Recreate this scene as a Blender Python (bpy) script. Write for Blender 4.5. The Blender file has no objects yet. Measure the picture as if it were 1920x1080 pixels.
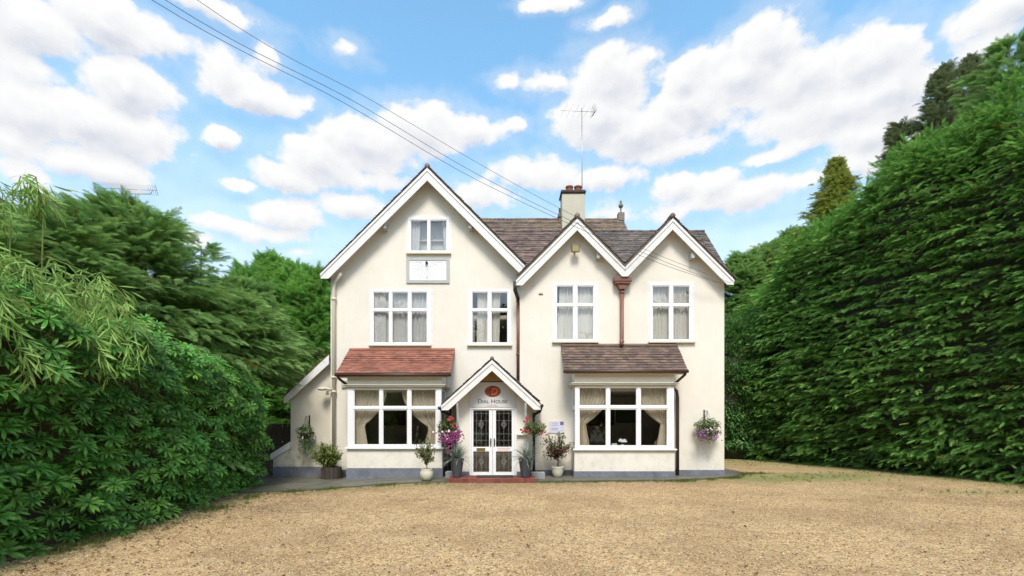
import bpy, math, random
import numpy as np
from mathutils import Vector, Matrix
from mathutils.geometry import tessellate_polygon

random.seed(7)
RNG = np.random.default_rng(7)
S = bpy.context.scene
COL = S.collection
R = math.radians
PI = math.pi

# ------------------------------------------------------------------ camera
# the camera stands 1.5 m above the drive, looks level along +Y; lens shifted up
F, CX, HY, H = 900.0, 953.0, 800.0, 1.5
cam_d = bpy.data.cameras.new('camera')
cam = bpy.data.objects.new('camera', cam_d)
COL.objects.link(cam)
cam.location = (0, 0, H)
cam.rotation_euler = (R(90), 0, 0)
cam_d.sensor_width = 36
cam_d.lens = F / 1920 * 36
cam_d.shift_x = (960 - CX) / 1920
cam_d.shift_y = (HY - 540) / 1920
cam_d.clip_start = 0.05
cam_d.clip_end = 3000
S.camera = cam

S.view_settings.view_transform = 'Standard'
S.view_settings.look = 'None'
S.view_settings.gamma = 1
S.view_settings.exposure = 1.33
S.view_settings.use_curve_mapping = False
S.render.engine = 'CYCLES'
S.cycles.max_bounces = 6
S.cycles.transparent_max_bounces = 16
S.cycles.diffuse_bounces = 3
S.cycles.use_adaptive_sampling = True
S.cycles.adaptive_threshold = 0.02

SUN_EL, SUN_AZ = 54, 181          # behind the camera (degrees, clockwise from +Y)
sun_d = bpy.data.lights.new('sun', 'SUN')
sun = bpy.data.objects.new('sun', sun_d)
COL.objects.link(sun)
sun_d.energy = 1.5
sun_d.angle = R(17)
sun_d.color = (1.0, 0.95, 0.87)
sv = Vector((math.sin(R(SUN_AZ)) * math.cos(R(SUN_EL)), math.cos(R(SUN_AZ)) * math.cos(R(SUN_EL)), math.sin(R(SUN_EL))))
sun.rotation_euler = sv.to_track_quat('Z', 'Y').to_euler()

# ------------------------------------------------------------------ sky with clouds
W = bpy.data.worlds.new('World')
S.world = W
W.use_nodes = True
nt = W.node_tree
nt.nodes.clear()


class NT:
    """small node helper"""
    def __init__(self, tree):
        self.t = tree

    def n(self, kind, **kw):
        nd = self.t.nodes.new(kind)
        for k, v in kw.items():
            setattr(nd, k, v)
        return nd

    def link(self, a, b):
        self.t.links.new(a, b)

    def put(self, sock, v):
        if isinstance(v, bpy.types.NodeSocket):
            self.link(v, sock)
        else:
            sock.default_value = v

    def math(self, op, a, b=0.0, c=0.0, clamp=False):
        nd = self.n('ShaderNodeMath', operation=op, use_clamp=clamp)
        self.put(nd.inputs[0], a)
        self.put(nd.inputs[1], b)
        self.put(nd.inputs[2], c)
        return nd.outputs[0]

    def vm(self, op, a, b=(0, 0, 0), c=None):
        nd = self.n('ShaderNodeVectorMath', operation=op)
        self.put(nd.inputs[0], a)
        self.put(nd.inputs[1], b)
        if c is not None:
            self.put(nd.inputs[2], c)
        return nd.outputs['Value' if op in ('LENGTH', 'DOT_PRODUCT') else 'Vector']

    def noise(self, vec, scale, detail=3, rough=0.5, out='Fac', dist=0.0, dims='3D'):
        nd = self.n('ShaderNodeTexNoise', noise_dimensions=dims)
        if vec is not None:
            self.link(vec, nd.inputs['Vector'])
        nd.inputs['Scale'].default_value = scale
        nd.inputs['Detail'].default_value = detail
        nd.inputs['Roughness'].default_value = rough
        nd.inputs['Distortion'].default_value = dist
        return nd.outputs[0 if out == 'Fac' else 1]

    def ramp(self, fac, stops, mode='LINEAR'):
        nd = self.n('ShaderNodeValToRGB')
        nd.color_ramp.interpolation = mode
        e = nd.color_ramp.elements
        while len(e) > 1:
            e.remove(e[-1])
        for i, (p, c) in enumerate(stops):
            el = e[0] if i == 0 else e.new(p)
            el.position = p
            if not hasattr(c, '__len__'):
                c = (c, c, c)
            el.color = (*c[:3], 1)
        self.put(nd.inputs[0], fac)
        return nd.outputs[0]

    def mix(self, fac, a, b, mode='MIX'):
        nd = self.n('ShaderNodeMix', data_type='RGBA', blend_type=mode)
        self.put(nd.inputs[0], fac)
        for s, v in ((nd.inputs[6], a), (nd.inputs[7], b)):
            if isinstance(v, bpy.types.NodeSocket):
                self.link(v, s)
            else:
                s.default_value = (*v[:3], 1)
        return nd.outputs[2]

    def smooth(self, v, lo, hi, a=0.0, b=1.0):
        nd = self.n('ShaderNodeMapRange', interpolation_type='SMOOTHSTEP')
        self.put(nd.inputs[0], v)
        for i, x in zip((1, 2, 3, 4), (lo, hi, a, b)):
            nd.inputs[i].default_value = x
        return nd.outputs[0]


# cumulus clouds as lobes in (azimuth, slope) with their size and weight; built up in the group below
CLOUDS = [
    # big right-hand bank
    (1148, 150, 82, 72, 1), (1120, 225, 80, 62, 1), (1200, 245, 110, 55, 1), (1290, 150, 52, 44, .9), (1300, 195, 95, 55, 1),
    (1430, 92, 78, 62, 1), (1390, 140, 105, 62, 1), (1500, 150, 120, 65, 1), (1625, 110, 82, 60, 1), (1675, 165, 78, 72, 1),
    (1560, 200, 180, 55, .95), (1640, 240, 110, 55, .8), (1480, 277, 100, 22, .7), (1620, 300, 140, 45, .6), (1240, 285, 110, 25, .7),
    # low centre right
    (1275, 350, 62, 32, .8), (1345, 345, 55, 34, .8), (1400, 362, 95, 34, .85), (1300, 385, 130, 22, .6),
    (1540, 330, 110, 22, .45), (1000, 325, 100, 32, .7), (1140, 330, 85, 26, .75), (890, 365, 80, 34, .6), (1180, 400, 90, 26, .35),
    # top left
    (50, 45, 150, 62, .95), (190, 40, 120, 62, 1), (300, 70, 90, 42, .6), (400, 14, 100, 26, .8), (40, 125, 110, 42, .5),
    (60, 205, 150, 62, 1), (240, 165, 88, 56, 1), (180, 235, 165, 52, 1), (300, 255, 52, 36, .7), (20, 250, 120, 45, .6),
    (430, 140, 62, 52, .75), (470, 178, 95, 34, .95), (505, 105, 28, 38, .5), (560, 190, 40, 16, .5), (415, 258, 40, 24, .95),
    (130, 300, 70, 35, .8), (200, 318, 100, 36, .95), (40, 330, 60, 40, .5),
    # middle left, rising to the right
    (450, 341, 34, 13, .8), (530, 325, 60, 30, .9), (600, 302, 85, 42, 1), (690, 275, 95, 52, 1), (790, 245, 90, 52, .95),
    (870, 240, 80, 34, .7), (960, 235, 34, 16, .6), (660, 330, 120, 24, .6),
    (660, 385, 65, 28, .8), (540, 400, 70, 34, .7), (420, 412, 80, 20, .6), (520, 436, 90, 22, .6), (350, 440, 80, 22, .4),
    (560, 472, 60, 12, .4),
    # top right and scattered scraps
    (1030, 5, 52, 18, .8), (1140, 35, 48, 20, .85), (960, 155, 30, 16, .45), (1015, 158, 46, 22, .45), (655, 95, 26, 16, .25),
    (1880, 12, 130, 42, .75), (1850, 75, 70, 34, .4), (1770, 140, 60, 25, .3), (1700, 30, 40, 20, .2), (1420, 470, 60, 25, .35),
]


def sky_pt(px, py):
    u = (px - CX) / F
    return math.atan(u), (HY - py) / F / math.sqrt(1 + u * u), 1 / (1 + u * u) / F, 1 / math.sqrt(1 + u * u) / F


grp = bpy.data.node_groups.new('cloud_density', 'ShaderNodeTree')
grp.interface.new_socket('Vector', in_out='INPUT', socket_type='NodeSocketVector')
grp.interface.new_socket('Density', in_out='OUTPUT', socket_type='NodeSocketFloat')
g = NT(grp)
gi = g.n('NodeGroupInput')
go = g.n('NodeGroupOutput')
vin = gi.outputs[0]
w1 = g.vm('SUBTRACT', g.noise(vin, 9.0, 5, 0.6, 'Color'), (0.5, 0.5, 0.5))
w1 = g.vm('MULTIPLY', w1, (0.075, 0.06, 0))
pv = g.vm('ADD', vin, w1)
acc = None
for px, py, rx, ry, wgt in CLOUDS:
    a_, t_, sx, st = sky_pt(px, py)
    q = g.vm('MULTIPLY_ADD', pv, (1 / (rx * 1.28 * sx), 1 / (ry * 1.25 * st), 0), (-a_ / (rx * 1.28 * sx), -t_ / (ry * 1.25 * st), 0))
    v = g.math('MULTIPLY_ADD', g.vm('LENGTH', q), -wgt, wgt)
    acc = v if acc is None else g.math('SMOOTH_MAX', acc, v, 0.12)
# the rest of the sky (outside the photograph) carries the same kind of cloud
sep = g.n('ShaderNodeSeparateXYZ')
g.link(vin, sep.inputs[0])
out_az = g.smooth(g.math('ABSOLUTE', sep.outputs[0]), 0.85, 1.05)
out_t = g.smooth(sep.outputs[1], 0.95, 1.15)
outw = g.math('MAXIMUM', out_az, out_t)
gen = g.math('MULTIPLY_ADD', g.noise(vin, 2.2, 3, 0.5), 3.2, -1.65)
gen = g.math('MULTIPLY_ADD', outw, 2.0, g.math('SUBTRACT', gen, 2.0))
acc = g.math('MAXIMUM', acc, gen)
det = g.math('SUBTRACT', g.noise(vin, 17.0, 7, 0.62), 0.5)
acc = g.math('MULTIPLY_ADD', det, 0.75, g.math('ADD', acc, 0.05))
for sc_, am in ((13.0, 0.24), (29.0, 0.15), (61.0, 0.07)):          # rounded billows
    vo = g.n('ShaderNodeTexVoronoi', feature='SMOOTH_F1')
    g.link(pv, vo.inputs['Vector'])
    vo.inputs['Scale'].default_value = sc_
    vo.inputs['Smoothness'].default_value = 0.35
    acc = g.math('MULTIPLY_ADD', g.math('SUBTRACT', 0.42, vo.outputs['Distance']), am, acc)
g.link(acc, go.inputs[0])

w = NT(nt)
out = w.n('ShaderNodeOutputWorld')
tc = w.n('ShaderNodeTexCoord')
sp = w.n('ShaderNodeSeparateXYZ')
w.link(tc.outputs['Generated'], sp.inputs[0])
az = w.math('ARCTAN2', sp.outputs[0], sp.outputs[1])
hyp = w.math('SQRT', w.math('MULTIPLY_ADD', sp.outputs[0], sp.outputs[0], w.math('MULTIPLY', sp.outputs[1], sp.outputs[1])))
tan = w.math('DIVIDE', sp.outputs[2], w.math('MAXIMUM', hyp, 0.05))
cmb = w.n('ShaderNodeCombineXYZ')
w.link(az, cmb.inputs[0])
w.link(tan, cmb.inputs[1])


def dens(vec):
    nd = w.n('ShaderNodeGroup')
    nd.node_tree = grp
    w.link(vec, nd.inputs[0])
    return nd.outputs[0]


d0 = dens(cmb.outputs[0])
d1 = dens(w.vm('ADD', cmb.outputs[0], (-0.006, 0.022, 0)))
alpha = w.smooth(d0, 0.0, 0.34)
thin = w.smooth(d0, -0.45, 0.15, 0, 0.26)                   # thin veil round the clouds
alpha = w.math('MAXIMUM', alpha, thin)
lit = w.math('MULTIPLY_ADD', w.math('SUBTRACT', d0, d1), 1.0, 0.81)
lit = w.math('SUBTRACT', lit, w.smooth(d0, 0.30, 1.0, 0, 0.30), clamp=True)
ccol = w.ramp(lit, [(0.0, (0.62, 0.66, 0.76)), (0.35, (0.74, 0.77, 0.84)), (0.7, (0.90, 0.91, 0.93)), (1.0, (1.0, 1.0, 1.0))])
sky = w.n('ShaderNodeTexSky', sky_type='NISHITA')
sky.sun_disc = False
sky.sun_elevation = R(SUN_EL)
sky.sun_rotation = R(SUN_AZ)
sky.air_density = 1.0
sky.dust_density = 1.2
sky.ozone_density = 2.2
hs = w.n('ShaderNodeHueSaturation')
hs.inputs['Saturation'].default_value = 1.08
hs.inputs['Hue'].default_value = 0.480
w.link(sky.outputs[0], hs.inputs['Color'])
bg1 = w.n('ShaderNodeBackground')
bg1.inputs['Strength'].default_value = 0.14
w.link(hs.outputs[0], bg1.inputs[0])
bg2 = w.n('ShaderNodeBackground')
bg2.inputs['Strength'].default_value = 0.40
w.link(ccol, bg2.inputs[0])
veil = w.smooth(tan, 0.75, 0.05, 0.0, 0.78)
veil = w.math('MULTIPLY', veil, w.math('MULTIPLY_ADD', w.noise(cmb.outputs[0], 3.0, 3), 0.6, 0.7))
alpha = w.math('MAXIMUM', alpha, veil, clamp=True)
ms = w.n('ShaderNodeMixShader')
w.link(alpha, ms.inputs[0])
w.link(bg1.outputs[0], ms.inputs[1])
w.link(bg2.outputs[0], ms.inputs[2])
w.link(ms.outputs[0], out.inputs[0])


# ------------------------------------------------------------------ helpers
def X(px, d): return (px - CX) / F * d
def Z(py, d): return H - (py - HY) / F * d
def P(px, py, d): return Vector((X(px, d), d, Z(py, d)))


def gz(x):
    t = np.clip((-2.5 - np.asarray(x, float)) / 3.5, 0, 1)
    return -0.05 - 0.10 * t * t * (3 - 2 * t)


def hashf(ix, iy, iz):
    n = (ix * 374761393 + iy * 668265263 + iz * 1274126177) & 0xffffffff
    n = ((n ^ (n >> 13)) * 1274126177) & 0xffffffff
    return ((n ^ (n >> 16)) & 0xffffff) / float(0xffffff)


def vnoise(x, y, z=0.0):
    x, y, z = np.broadcast_arrays(np.asarray(x, float), np.asarray(y, float), np.asarray(z, float))
    xi, yi, zi = np.floor(x).astype(np.int64), np.floor(y).astype(np.int64), np.floor(z).astype(np.int64)
    fx, fy, fz = x - xi, y - yi, z - zi
    fx, fy, fz = [f * f * (3 - 2 * f) for f in (fx, fy, fz)]
    r = 0
    for a in (0, 1):
        for b in (0, 1):
            for c in (0, 1):
                r = r + hashf(xi + a, yi + b, zi + c) * (fx if a else 1 - fx) * (fy if b else 1 - fy) * (fz if c else 1 - fz)
    return r


def fbm(x, y, z=0.0, o=3):
    return sum(vnoise(x * 2 ** k, y * 2 ** k, z * 2 ** k + 17 * k) / 2 ** k for k in range(o)) / sum(1 / 2 ** k for k in range(o))


def tag(o, label=None, cat=None, group=None, kind=None):
    if label: o['label'] = label
    if cat: o['category'] = cat
    if group: o['group'] = group
    if kind: o['kind'] = kind
    return o


def thing(name, loc, label, cat, group=None):
    o = bpy.data.objects.new(name, None)
    o.empty_display_size = 0.2
    COL.objects.link(o)
    o.location = loc
    return tag(o, label, cat, group)


class MB:
    """collects shapes (world coordinates) for ONE mesh object"""
    def __init__(s):
        s.v, s.f, s.sm = [], [], []

    def add(s, vs, fs, smooth=False):
        b = len(s.v)
        s.v += [tuple(v) for v in vs]
        s.f += [tuple(i + b for i in f) for f in fs]
        s.sm += [smooth] * len(fs)
        return s

    def box(s, x0, x1, y0, y1, z0, z1):
        vs = [(x, y, z) for x in (x0, x1) for y in (y0, y1) for z in (z0, z1)]
        return s.add(vs, [(0, 1, 3, 2), (4, 6, 7, 5), (0, 4, 5, 1), (2, 3, 7, 6), (0, 2, 6, 4), (1, 5, 7, 3)])

    def obox(s, c, ax, ay, az, hx, hy, hz):
        c, ax, ay, az = map(Vector, (c, ax, ay, az))
        vs = [c + ax * (i * hx) + ay * (j * hy) + az * (k * hz) for i in (-1, 1) for j in (-1, 1) for k in (-1, 1)]
        return s.add(vs, [(0, 1, 3, 2), (4, 6, 7, 5), (0, 4, 5, 1), (2, 3, 7, 6), (0, 2, 6, 4), (1, 5, 7, 3)])

    def slab(s, outline, y0, y1, holes=()):
        """polygon in XZ (with holes) extruded from y0 to y1"""
        loops = [list(outline)] + [list(h) for h in holes]
        tri = tessellate_polygon([[Vector((x, z, 0)) for x, z in lp] for lp in loops])
        pts = [p for lp in loops for p in lp]
        n = len(pts)
        s.add([(x, y0, z) for x, z in pts] + [(x, y1, z) for x, z in pts],
              [tuple(t) for t in tri] + [tuple(i + n for i in reversed(t)) for t in tri])
        k = 0
        for lp in loops:
            m = len(lp)
            b = len(s.v) - 2 * n
            for i in range(m):
                a, c = k + i, k + (i + 1) % m
                s.f.append((b + a, b + c, b + c + n, b + a + n))
                s.sm.append(False)
            k += m
        return s

    def prism_x(s, prof, x0, x1):
        """polygon in YZ extruded along x"""
        n = len(prof)
        s.add([(x0, y, z) for y, z in prof] + [(x1, y, z) for y, z in prof],
              [tuple(range(n)), tuple(range(2 * n - 1, n - 1, -1))] + [(i, (i + 1) % n, (i + 1) % n + n, i + n) for i in range(n)])
        return s

    def tube(s, pts, r, seg=8, cap=True):
        pts = [Vector(p) for p in pts]
        rs = r if hasattr(r, '__len__') else [r] * len(pts)
        rings = []
        up = None
        for i, p in enumerate(pts):
            a, b = pts[max(i - 1, 0)], pts[min(i + 1, len(pts) - 1)]
            t = (b - a).normalized()
            if up is None:
                up = t.orthogonal().normalized()
            else:
                up = (up - t * up.dot(t))
                up = up.normalized() if up.length > 1e-6 else t.orthogonal().normalized()
            sd = t.cross(up)
            rings.append([p + (up * math.cos(2 * PI * k / seg) + sd * math.sin(2 * PI * k / seg)) * rs[i] for k in range(seg)])
        vs = [v for rg in rings for v in rg]
        fs = [(i * seg + k, i * seg + (k + 1) % seg, (i + 1) * seg + (k + 1) % seg, (i + 1) * seg + k) for i in range(len(pts) - 1) for k in range(seg)]
        if cap:
            fs += [tuple(range(seg - 1, -1, -1)), tuple((len(pts) - 1) * seg + k for k in range(seg))]
        return s.add(vs, fs, seg > 5)

    def lathe(s, c, prof, seg=24):
        """profile of (radius, z) round a vertical axis at c"""
        n = len(prof)
        vs = [(c[0] + r * math.cos(2 * PI * k / seg), c[1] + r * math.sin(2 * PI * k / seg), c[2] + z) for r, z in prof for k in range(seg)]
        fs = [(i * seg + k, i * seg + (k + 1) % seg, (i + 1) * seg + (k + 1) % seg, (i + 1) * seg + k) for i in range(n - 1) for k in range(seg)]
        fs += [tuple(range(seg - 1, -1, -1)), tuple((n - 1) * seg + k for k in range(seg))]
        return s.add(vs, fs, True)

    def mesh(s, name):
        me = bpy.data.meshes.new(name)
        me.from_pydata(s.v, [], s.f)
        me.polygons.foreach_set('use_smooth', s.sm)
        me.update()
        return me

    def build(s, name, mat, parent=None, kind=None, label=None, bevel=0, fix=True):
        me = s.mesh(name)
        if fix:
            import bmesh
            bm = bmesh.new()
            bm.from_mesh(me)
            bmesh.ops.recalc_face_normals(bm, faces=bm.faces)
            bm.to_mesh(me)
            bm.free()
        return link(name, me, mat, parent, kind, label, bevel)


def link(name, me, mat, parent=None, kind=None, label=None, bevel=0):
    o = bpy.data.objects.new(name, me)
    if mat is not None and not me.materials:
        me.materials.append(mat)
    COL.objects.link(o)
    if parent is not None:
        o.parent = parent
        # meshes are made in world coordinates; only a top-level Empty has a place of its own
        if parent.parent is None:
            o.matrix_parent_inverse = Matrix.Translation(-Vector(parent.location))
    if bevel:
        m = o.modifiers.new('bevel', 'BEVEL')
        m.width = bevel
        m.segments = 2
        m.limit_method = 'ANGLE'
    if kind: o['kind'] = kind
    if label: o['label'] = label
    return o


def rect(x0, x1, z0, z1):
    return [(x0, z0), (x1, z0), (x1, z1), (x0, z1)]


def np_mesh(name, v, f):
    """mesh from numpy vertices and an equal-sized face array"""
    me = bpy.data.meshes.new(name)
    k = f.shape[1]
    me.vertices.add(len(v))
    me.vertices.foreach_set('co', np.ascontiguousarray(v, np.float32).ravel())
    me.loops.add(f.size)
    me.loops.foreach_set('vertex_index', f.ravel().astype(np.int32))
    me.polygons.add(len(f))
    me.polygons.foreach_set('loop_start', np.arange(0, f.size, k, dtype=np.int32))
    me.update(calc_edges=True)
    me.validate()
    return me


# ------------------------------------------------------------------ materials
def material(name, fn):
    m = bpy.data.materials.new(name)
    m.use_nodes = True
    t = m.node_tree
    t.nodes.clear()
    q = NT(t)
    o = q.n('ShaderNodeOutputMaterial')
    b = q.n('ShaderNodeBsdfPrincipled')
    q.link(b.outputs[0], o.inputs[0])
    fn(q, b, o)
    return m


def bump(q, b, h, strength=0.3, dist=0.01):
    nd = q.n('ShaderNodeBump')
    nd.inputs['Strength'].default_value = strength
    nd.inputs['Distance'].default_value = dist
    q.link(h, nd.inputs['Height'])
    q.link(nd.outputs[0], b.inputs['Normal'])


def pos(q):
    return q.n('ShaderNodeNewGeometry').outputs['Position']


def simple(name, col, rough=0.6, metal=0.0, var=0.08, scale=6, bmp=0.0, bscale=60):
    def fn(q, b, o):
        p = pos(q)
        n = q.noise(p, scale, 4, 0.6)
        c = q.mix(n, tuple(x * (1 - var * 1.5) for x in col), tuple(min(1, x * (1 + var * 1.5)) for x in col))
        q.link(c, b.inputs['Base Color'])
        b.inputs['Roughness'].default_value = rough
        b.inputs['Metallic'].default_value = metal
        if bmp:
            bump(q, b, q.noise(p, bscale, 4), bmp, 0.004)
    return material(name, fn)


def m_render(name, col, stain=0.5, low=0.25):
    def fn(q, b, o):
        p = pos(q)
        sp_ = q.n('ShaderNodeSeparateXYZ')
        q.link(p, sp_.inputs[0])
        c = q.mix(q.smooth(q.noise(p, 0.9, 6, 0.68), 0.3, 0.7), tuple(x * k_ for x, k_ in zip(col, (.93, .925, .91))), col)
        # rain streaks: noise stretched down the wall
        st = q.n('ShaderNodeMapping')
        q.link(p, st.inputs[0])
        st.inputs['Scale'].default_value = (7, 7, 0.55)
        sn = q.smooth(q.noise(st.outputs[0], 1.0, 4, 0.6), 0.52, 0.80)
        c = q.mix(q.math('MULTIPLY', sn, stain * 0.35), c, (0.36, 0.33, 0.25))
        # grime and algae near the ground
        lowm = q.smooth(sp_.outputs[2], 1.6, 0.1)
        gr = q.math('MULTIPLY', lowm, q.smooth(q.noise(p, 3.5, 5, 0.65), 0.42, 0.72))
        c = q.mix(q.math('MULTIPLY', gr, low), c, (0.25, 0.25, 0.13))
        q.link(c, b.inputs['Base Color'])
        b.inputs['Roughness'].default_value = 0.85
        b.inputs['Specular IOR Level'].default_value = 0.2
        h = q.math('ADD', q.noise(p, 3.0, 3), q.math('MULTIPLY', q.noise(p, 90, 3), 0.35))
        bump(q, b, h, 0.35, 0.012)
    return material(name, fn)


M = {}
M['cream'] = m_render('cream_render', (0.77, 0.722, 0.625), 0.26)
M['cream_old'] = m_render('weathered_cream_render', (0.68, 0.62, 0.50), 0.5, 0.9)
M['plinth'] = simple('blue_grey_plinth_paint', (0.155, 0.165, 0.19), 0.8, var=0.4, scale=4, bmp=0.3)
M['white'] = simple('white_upvc', (0.80, 0.80, 0.78), 0.35, var=0.02, scale=2)
M['white_wood'] = simple('weathered_white_paint', (0.72, 0.71, 0.67), 0.6, var=0.10, scale=9, bmp=0.15)
M['sillpaint'] = simple('cream_sill_paint', (0.66, 0.61, 0.48), 0.6, var=0.06)
M['greytrim'] = simple('grey_painted_timber', (0.42, 0.42, 0.40), 0.6, var=0.1)
M['tan'] = simple('tan_painted_boards', (0.42, 0.27, 0.12), 0.7, var=0.1)
M['rust'] = simple('red_brown_pipe_paint', (0.19, 0.078, 0.05), 0.5, var=0.25, scale=14, bmp=0.2)
M['brownpipe'] = simple('brown_pipe', (0.07, 0.035, 0.025), 0.5, var=0.2)
M['black'] = simple('black_pipe', (0.018, 0.017, 0.017), 0.45, var=0.3)
M['creampipe'] = simple('cream_pipe', (0.64, 0.58, 0.46), 0.5, var=0.06)
M['metal'] = simple('aerial_aluminium', (0.35, 0.35, 0.36), 0.4, 0.8)
M['iron'] = simple('black_iron', (0.02, 0.018, 0.016), 0.5, 0.3)
M['brass'] = simple('brass', (0.42, 0.30, 0.10), 0.35, 0.9, var=0.2)
M['cable'] = simple('cable_sheath', (0.10, 0.10, 0.11), 0.6)
M['concrete'] = simple('grey_concrete', (0.30, 0.30, 0.28), 0.9, var=0.2, scale=12, bmp=0.4)
M['planter'] = simple('dark_grey_planter', (0.085, 0.09, 0.105), 0.55, var=0.12)
M['creampot'] = simple('glazed_cream_pot', (0.60, 0.57, 0.44), 0.3, var=0.12, scale=8)
M['wood'] = simple('dark_old_wood', (0.055, 0.042, 0.03), 0.85, var=0.4, scale=12, bmp=0.4)
M['fencewood'] = simple('grey_brown_fence_board', (0.10, 0.075, 0.05), 0.9, var=0.3, scale=9, bmp=0.3)
M['soil'] = simple('dark_soil', (0.02, 0.014, 0.01), 0.95, var=0.3, scale=40, bmp=0.5)
M['terracotta'] = simple('terracotta', (0.34, 0.13, 0.075), 0.7, var=0.2, scale=9, bmp=0.2)
M['chimneyrender'] = m_render('weathered_chimney_render', (0.52, 0.49, 0.39), 1.3, 0)
M['chimneybrick'] = simple('dark_chimney_brick', (0.075, 0.05, 0.04), 0.9, var=0.5, scale=14, bmp=0.5)
M['stone'] = simple('weathered_stone', (0.20, 0.17, 0.13), 0.9, var=0.35, scale=12, bmp=0.4)
M['bark'] = simple('bark', (0.09, 0.065, 0.045), 0.95, var=0.35, scale=14, bmp=0.8, bscale=30)
M['twig'] = simple('grey_twigs', (0.10, 0.075, 0.05), 0.9, var=0.3, scale=12)
M['innershade'] = simple('inner_twigs_and_shade', (0.045, 0.048, 0.026), 1.0, var=0.4, scale=5, bmp=1.0, bscale=9)  # dark tone stands for inner twigs and the shade between the leaves
M['roomwall'] = simple('room_wallpaper', (0.55, 0.50, 0.40), 0.9)
M['roomfloor'] = simple('room_carpet', (0.10, 0.06, 0.04), 0.95)
M['lampgold'] = simple('lamp_housing_bronze', (0.24, 0.19, 0.08), 0.5, 0.4, var=0.25)
M['lens'] = simple('lamp_lens', (0.5, 0.45, 0.25), 0.15)
M['mat'] = simple('black_coir_mat', (0.03, 0.025, 0.02), 0.95, bmp=0.5)
M['signred'] = simple('maroon_sign_oval', (0.20, 0.018, 0.008), 0.45, var=0.2)
M['signorange'] = simple('orange_sign_letter', (0.55, 0.16, 0.01), 0.45)
M['signdark'] = simple('dark_maroon_letter', (0.06, 0.006, 0.004), 0.45)
M['signbrown'] = simple('brown_outline', (0.30, 0.17, 0.06), 0.5)
M['signboard'] = simple('sign_board_grey_white', (0.60, 0.59, 0.56), 0.55, var=0.03)
M['ink'] = simple('dark_slate_lettering', (0.03, 0.04, 0.05), 0.5)
M['redprint'] = simple('pale_red_print', (0.62, 0.25, 0.20), 0.5)
M['redflower'] = simple('red_petals', (0.27, 0.016, 0.012), 0.6, var=0.2)
M['pinkflower'] = simple('magenta_petals', (0.17, 0.008, 0.085), 0.6, var=0.3)
M['paleflower'] = simple('pale_petals', (0.70, 0.60, 0.58), 0.6)
M['purpleflower'] = simple('purple_petals', (0.20, 0.05, 0.20), 0.6, var=0.3)
M['purple'] = simple('purple_print', (0.16, 0.12, 0.26), 0.5)
M['notice'] = simple('notice_board_white', (0.62, 0.63, 0.72), 0.4, var=0.03)
M['lead'] = simple('lead_came', (0.40, 0.41, 0.40), 0.5, 0.2)
M['pinkchair'] = simple('pink_chair_fabric', (0.40, 0.20, 0.16), 0.9)


def m_glass():
    def fn(q, b, o):
        q.t.nodes.remove(b)
        tr = q.n('ShaderNodeBsdfTransparent')
        tr.inputs[0].default_value = (0.965, 0.965, 0.955, 1)
        gl = q.n('ShaderNodeBsdfGlossy')
        gl.inputs['Roughness'].default_value = 0.01
        bp = q.n('ShaderNodeBump')
        bp.inputs['Strength'].default_value = 0.02
        q.link(q.noise(pos(q), 2.5, 2), bp.inputs['Height'])
        q.link(bp.outputs[0], gl.inputs['Normal'])
        lw_ = q.n('ShaderNodeLayerWeight')
        lw_.inputs['Blend'].default_value = 0.5
        fr = q.math('MULTIPLY_ADD', q.math('POWER', lw_.outputs['Facing'], 5.0), 0.9, 0.085)
        mx = q.n('ShaderNodeMixShader')
        q.link(fr, mx.inputs[0])
        q.link(tr.outputs[0], mx.inputs[1])
        q.link(gl.outputs[0], mx.inputs[2])
        q.link(mx.outputs[0], o.inputs[0])
    return material('window_glass', fn)


M['glass'] = m_glass()


def m_cloth(name, col, trans=0.5, alpha=1.0, lace=False):
    def fn(q, b, o):
        q.t.nodes.remove(b)
        p = pos(q)
        c = q.mix(q.noise(p, 9, 3), tuple(x * 0.85 for x in col), col)
        if lace:
            v = q.n('ShaderNodeTexVoronoi')
            q.link(p, v.inputs['Vector'])
            v.inputs['Scale'].default_value = 16
            c = q.mix(q.smooth(v.outputs['Distance'], 0.25, 0.45), c, tuple(x * 0.85 for x in col))
        df = q.n('ShaderNodeBsdfDiffuse')
        tl = q.n('ShaderNodeBsdfTranslucent')
        q.link(c, df.inputs[0])
        q.link(c, tl.inputs[0])
        mx = q.n('ShaderNodeMixShader')
        mx.inputs[0].default_value = trans
        q.link(df.outputs[0], mx.inputs[1])
        q.link(tl.outputs[0], mx.inputs[2])
        src = mx.outputs[0]
        if alpha < 1:
            tr = q.n('ShaderNodeBsdfTransparent')
            m2 = q.n('ShaderNodeMixShader')
            m2.inputs[0].default_value = alpha
            q.link(tr.outputs[0], m2.inputs[1])
            q.link(src, m2.inputs[2])
            src = m2.outputs[0]
        q.link(src, o.inputs[0])
    return material(name, fn)


M['curtain'] = m_cloth('ivory_curtain', (0.88, 0.86, 0.78), 0.25)
M['net'] = m_cloth('grey_white_net_curtain', (0.86, 0.86, 0.84), 0.3, 0.93)
M['lace'] = m_cloth('gold_lace_curtain', (0.88, 0.78, 0.60), 0.3, 0.92, True)


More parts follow.
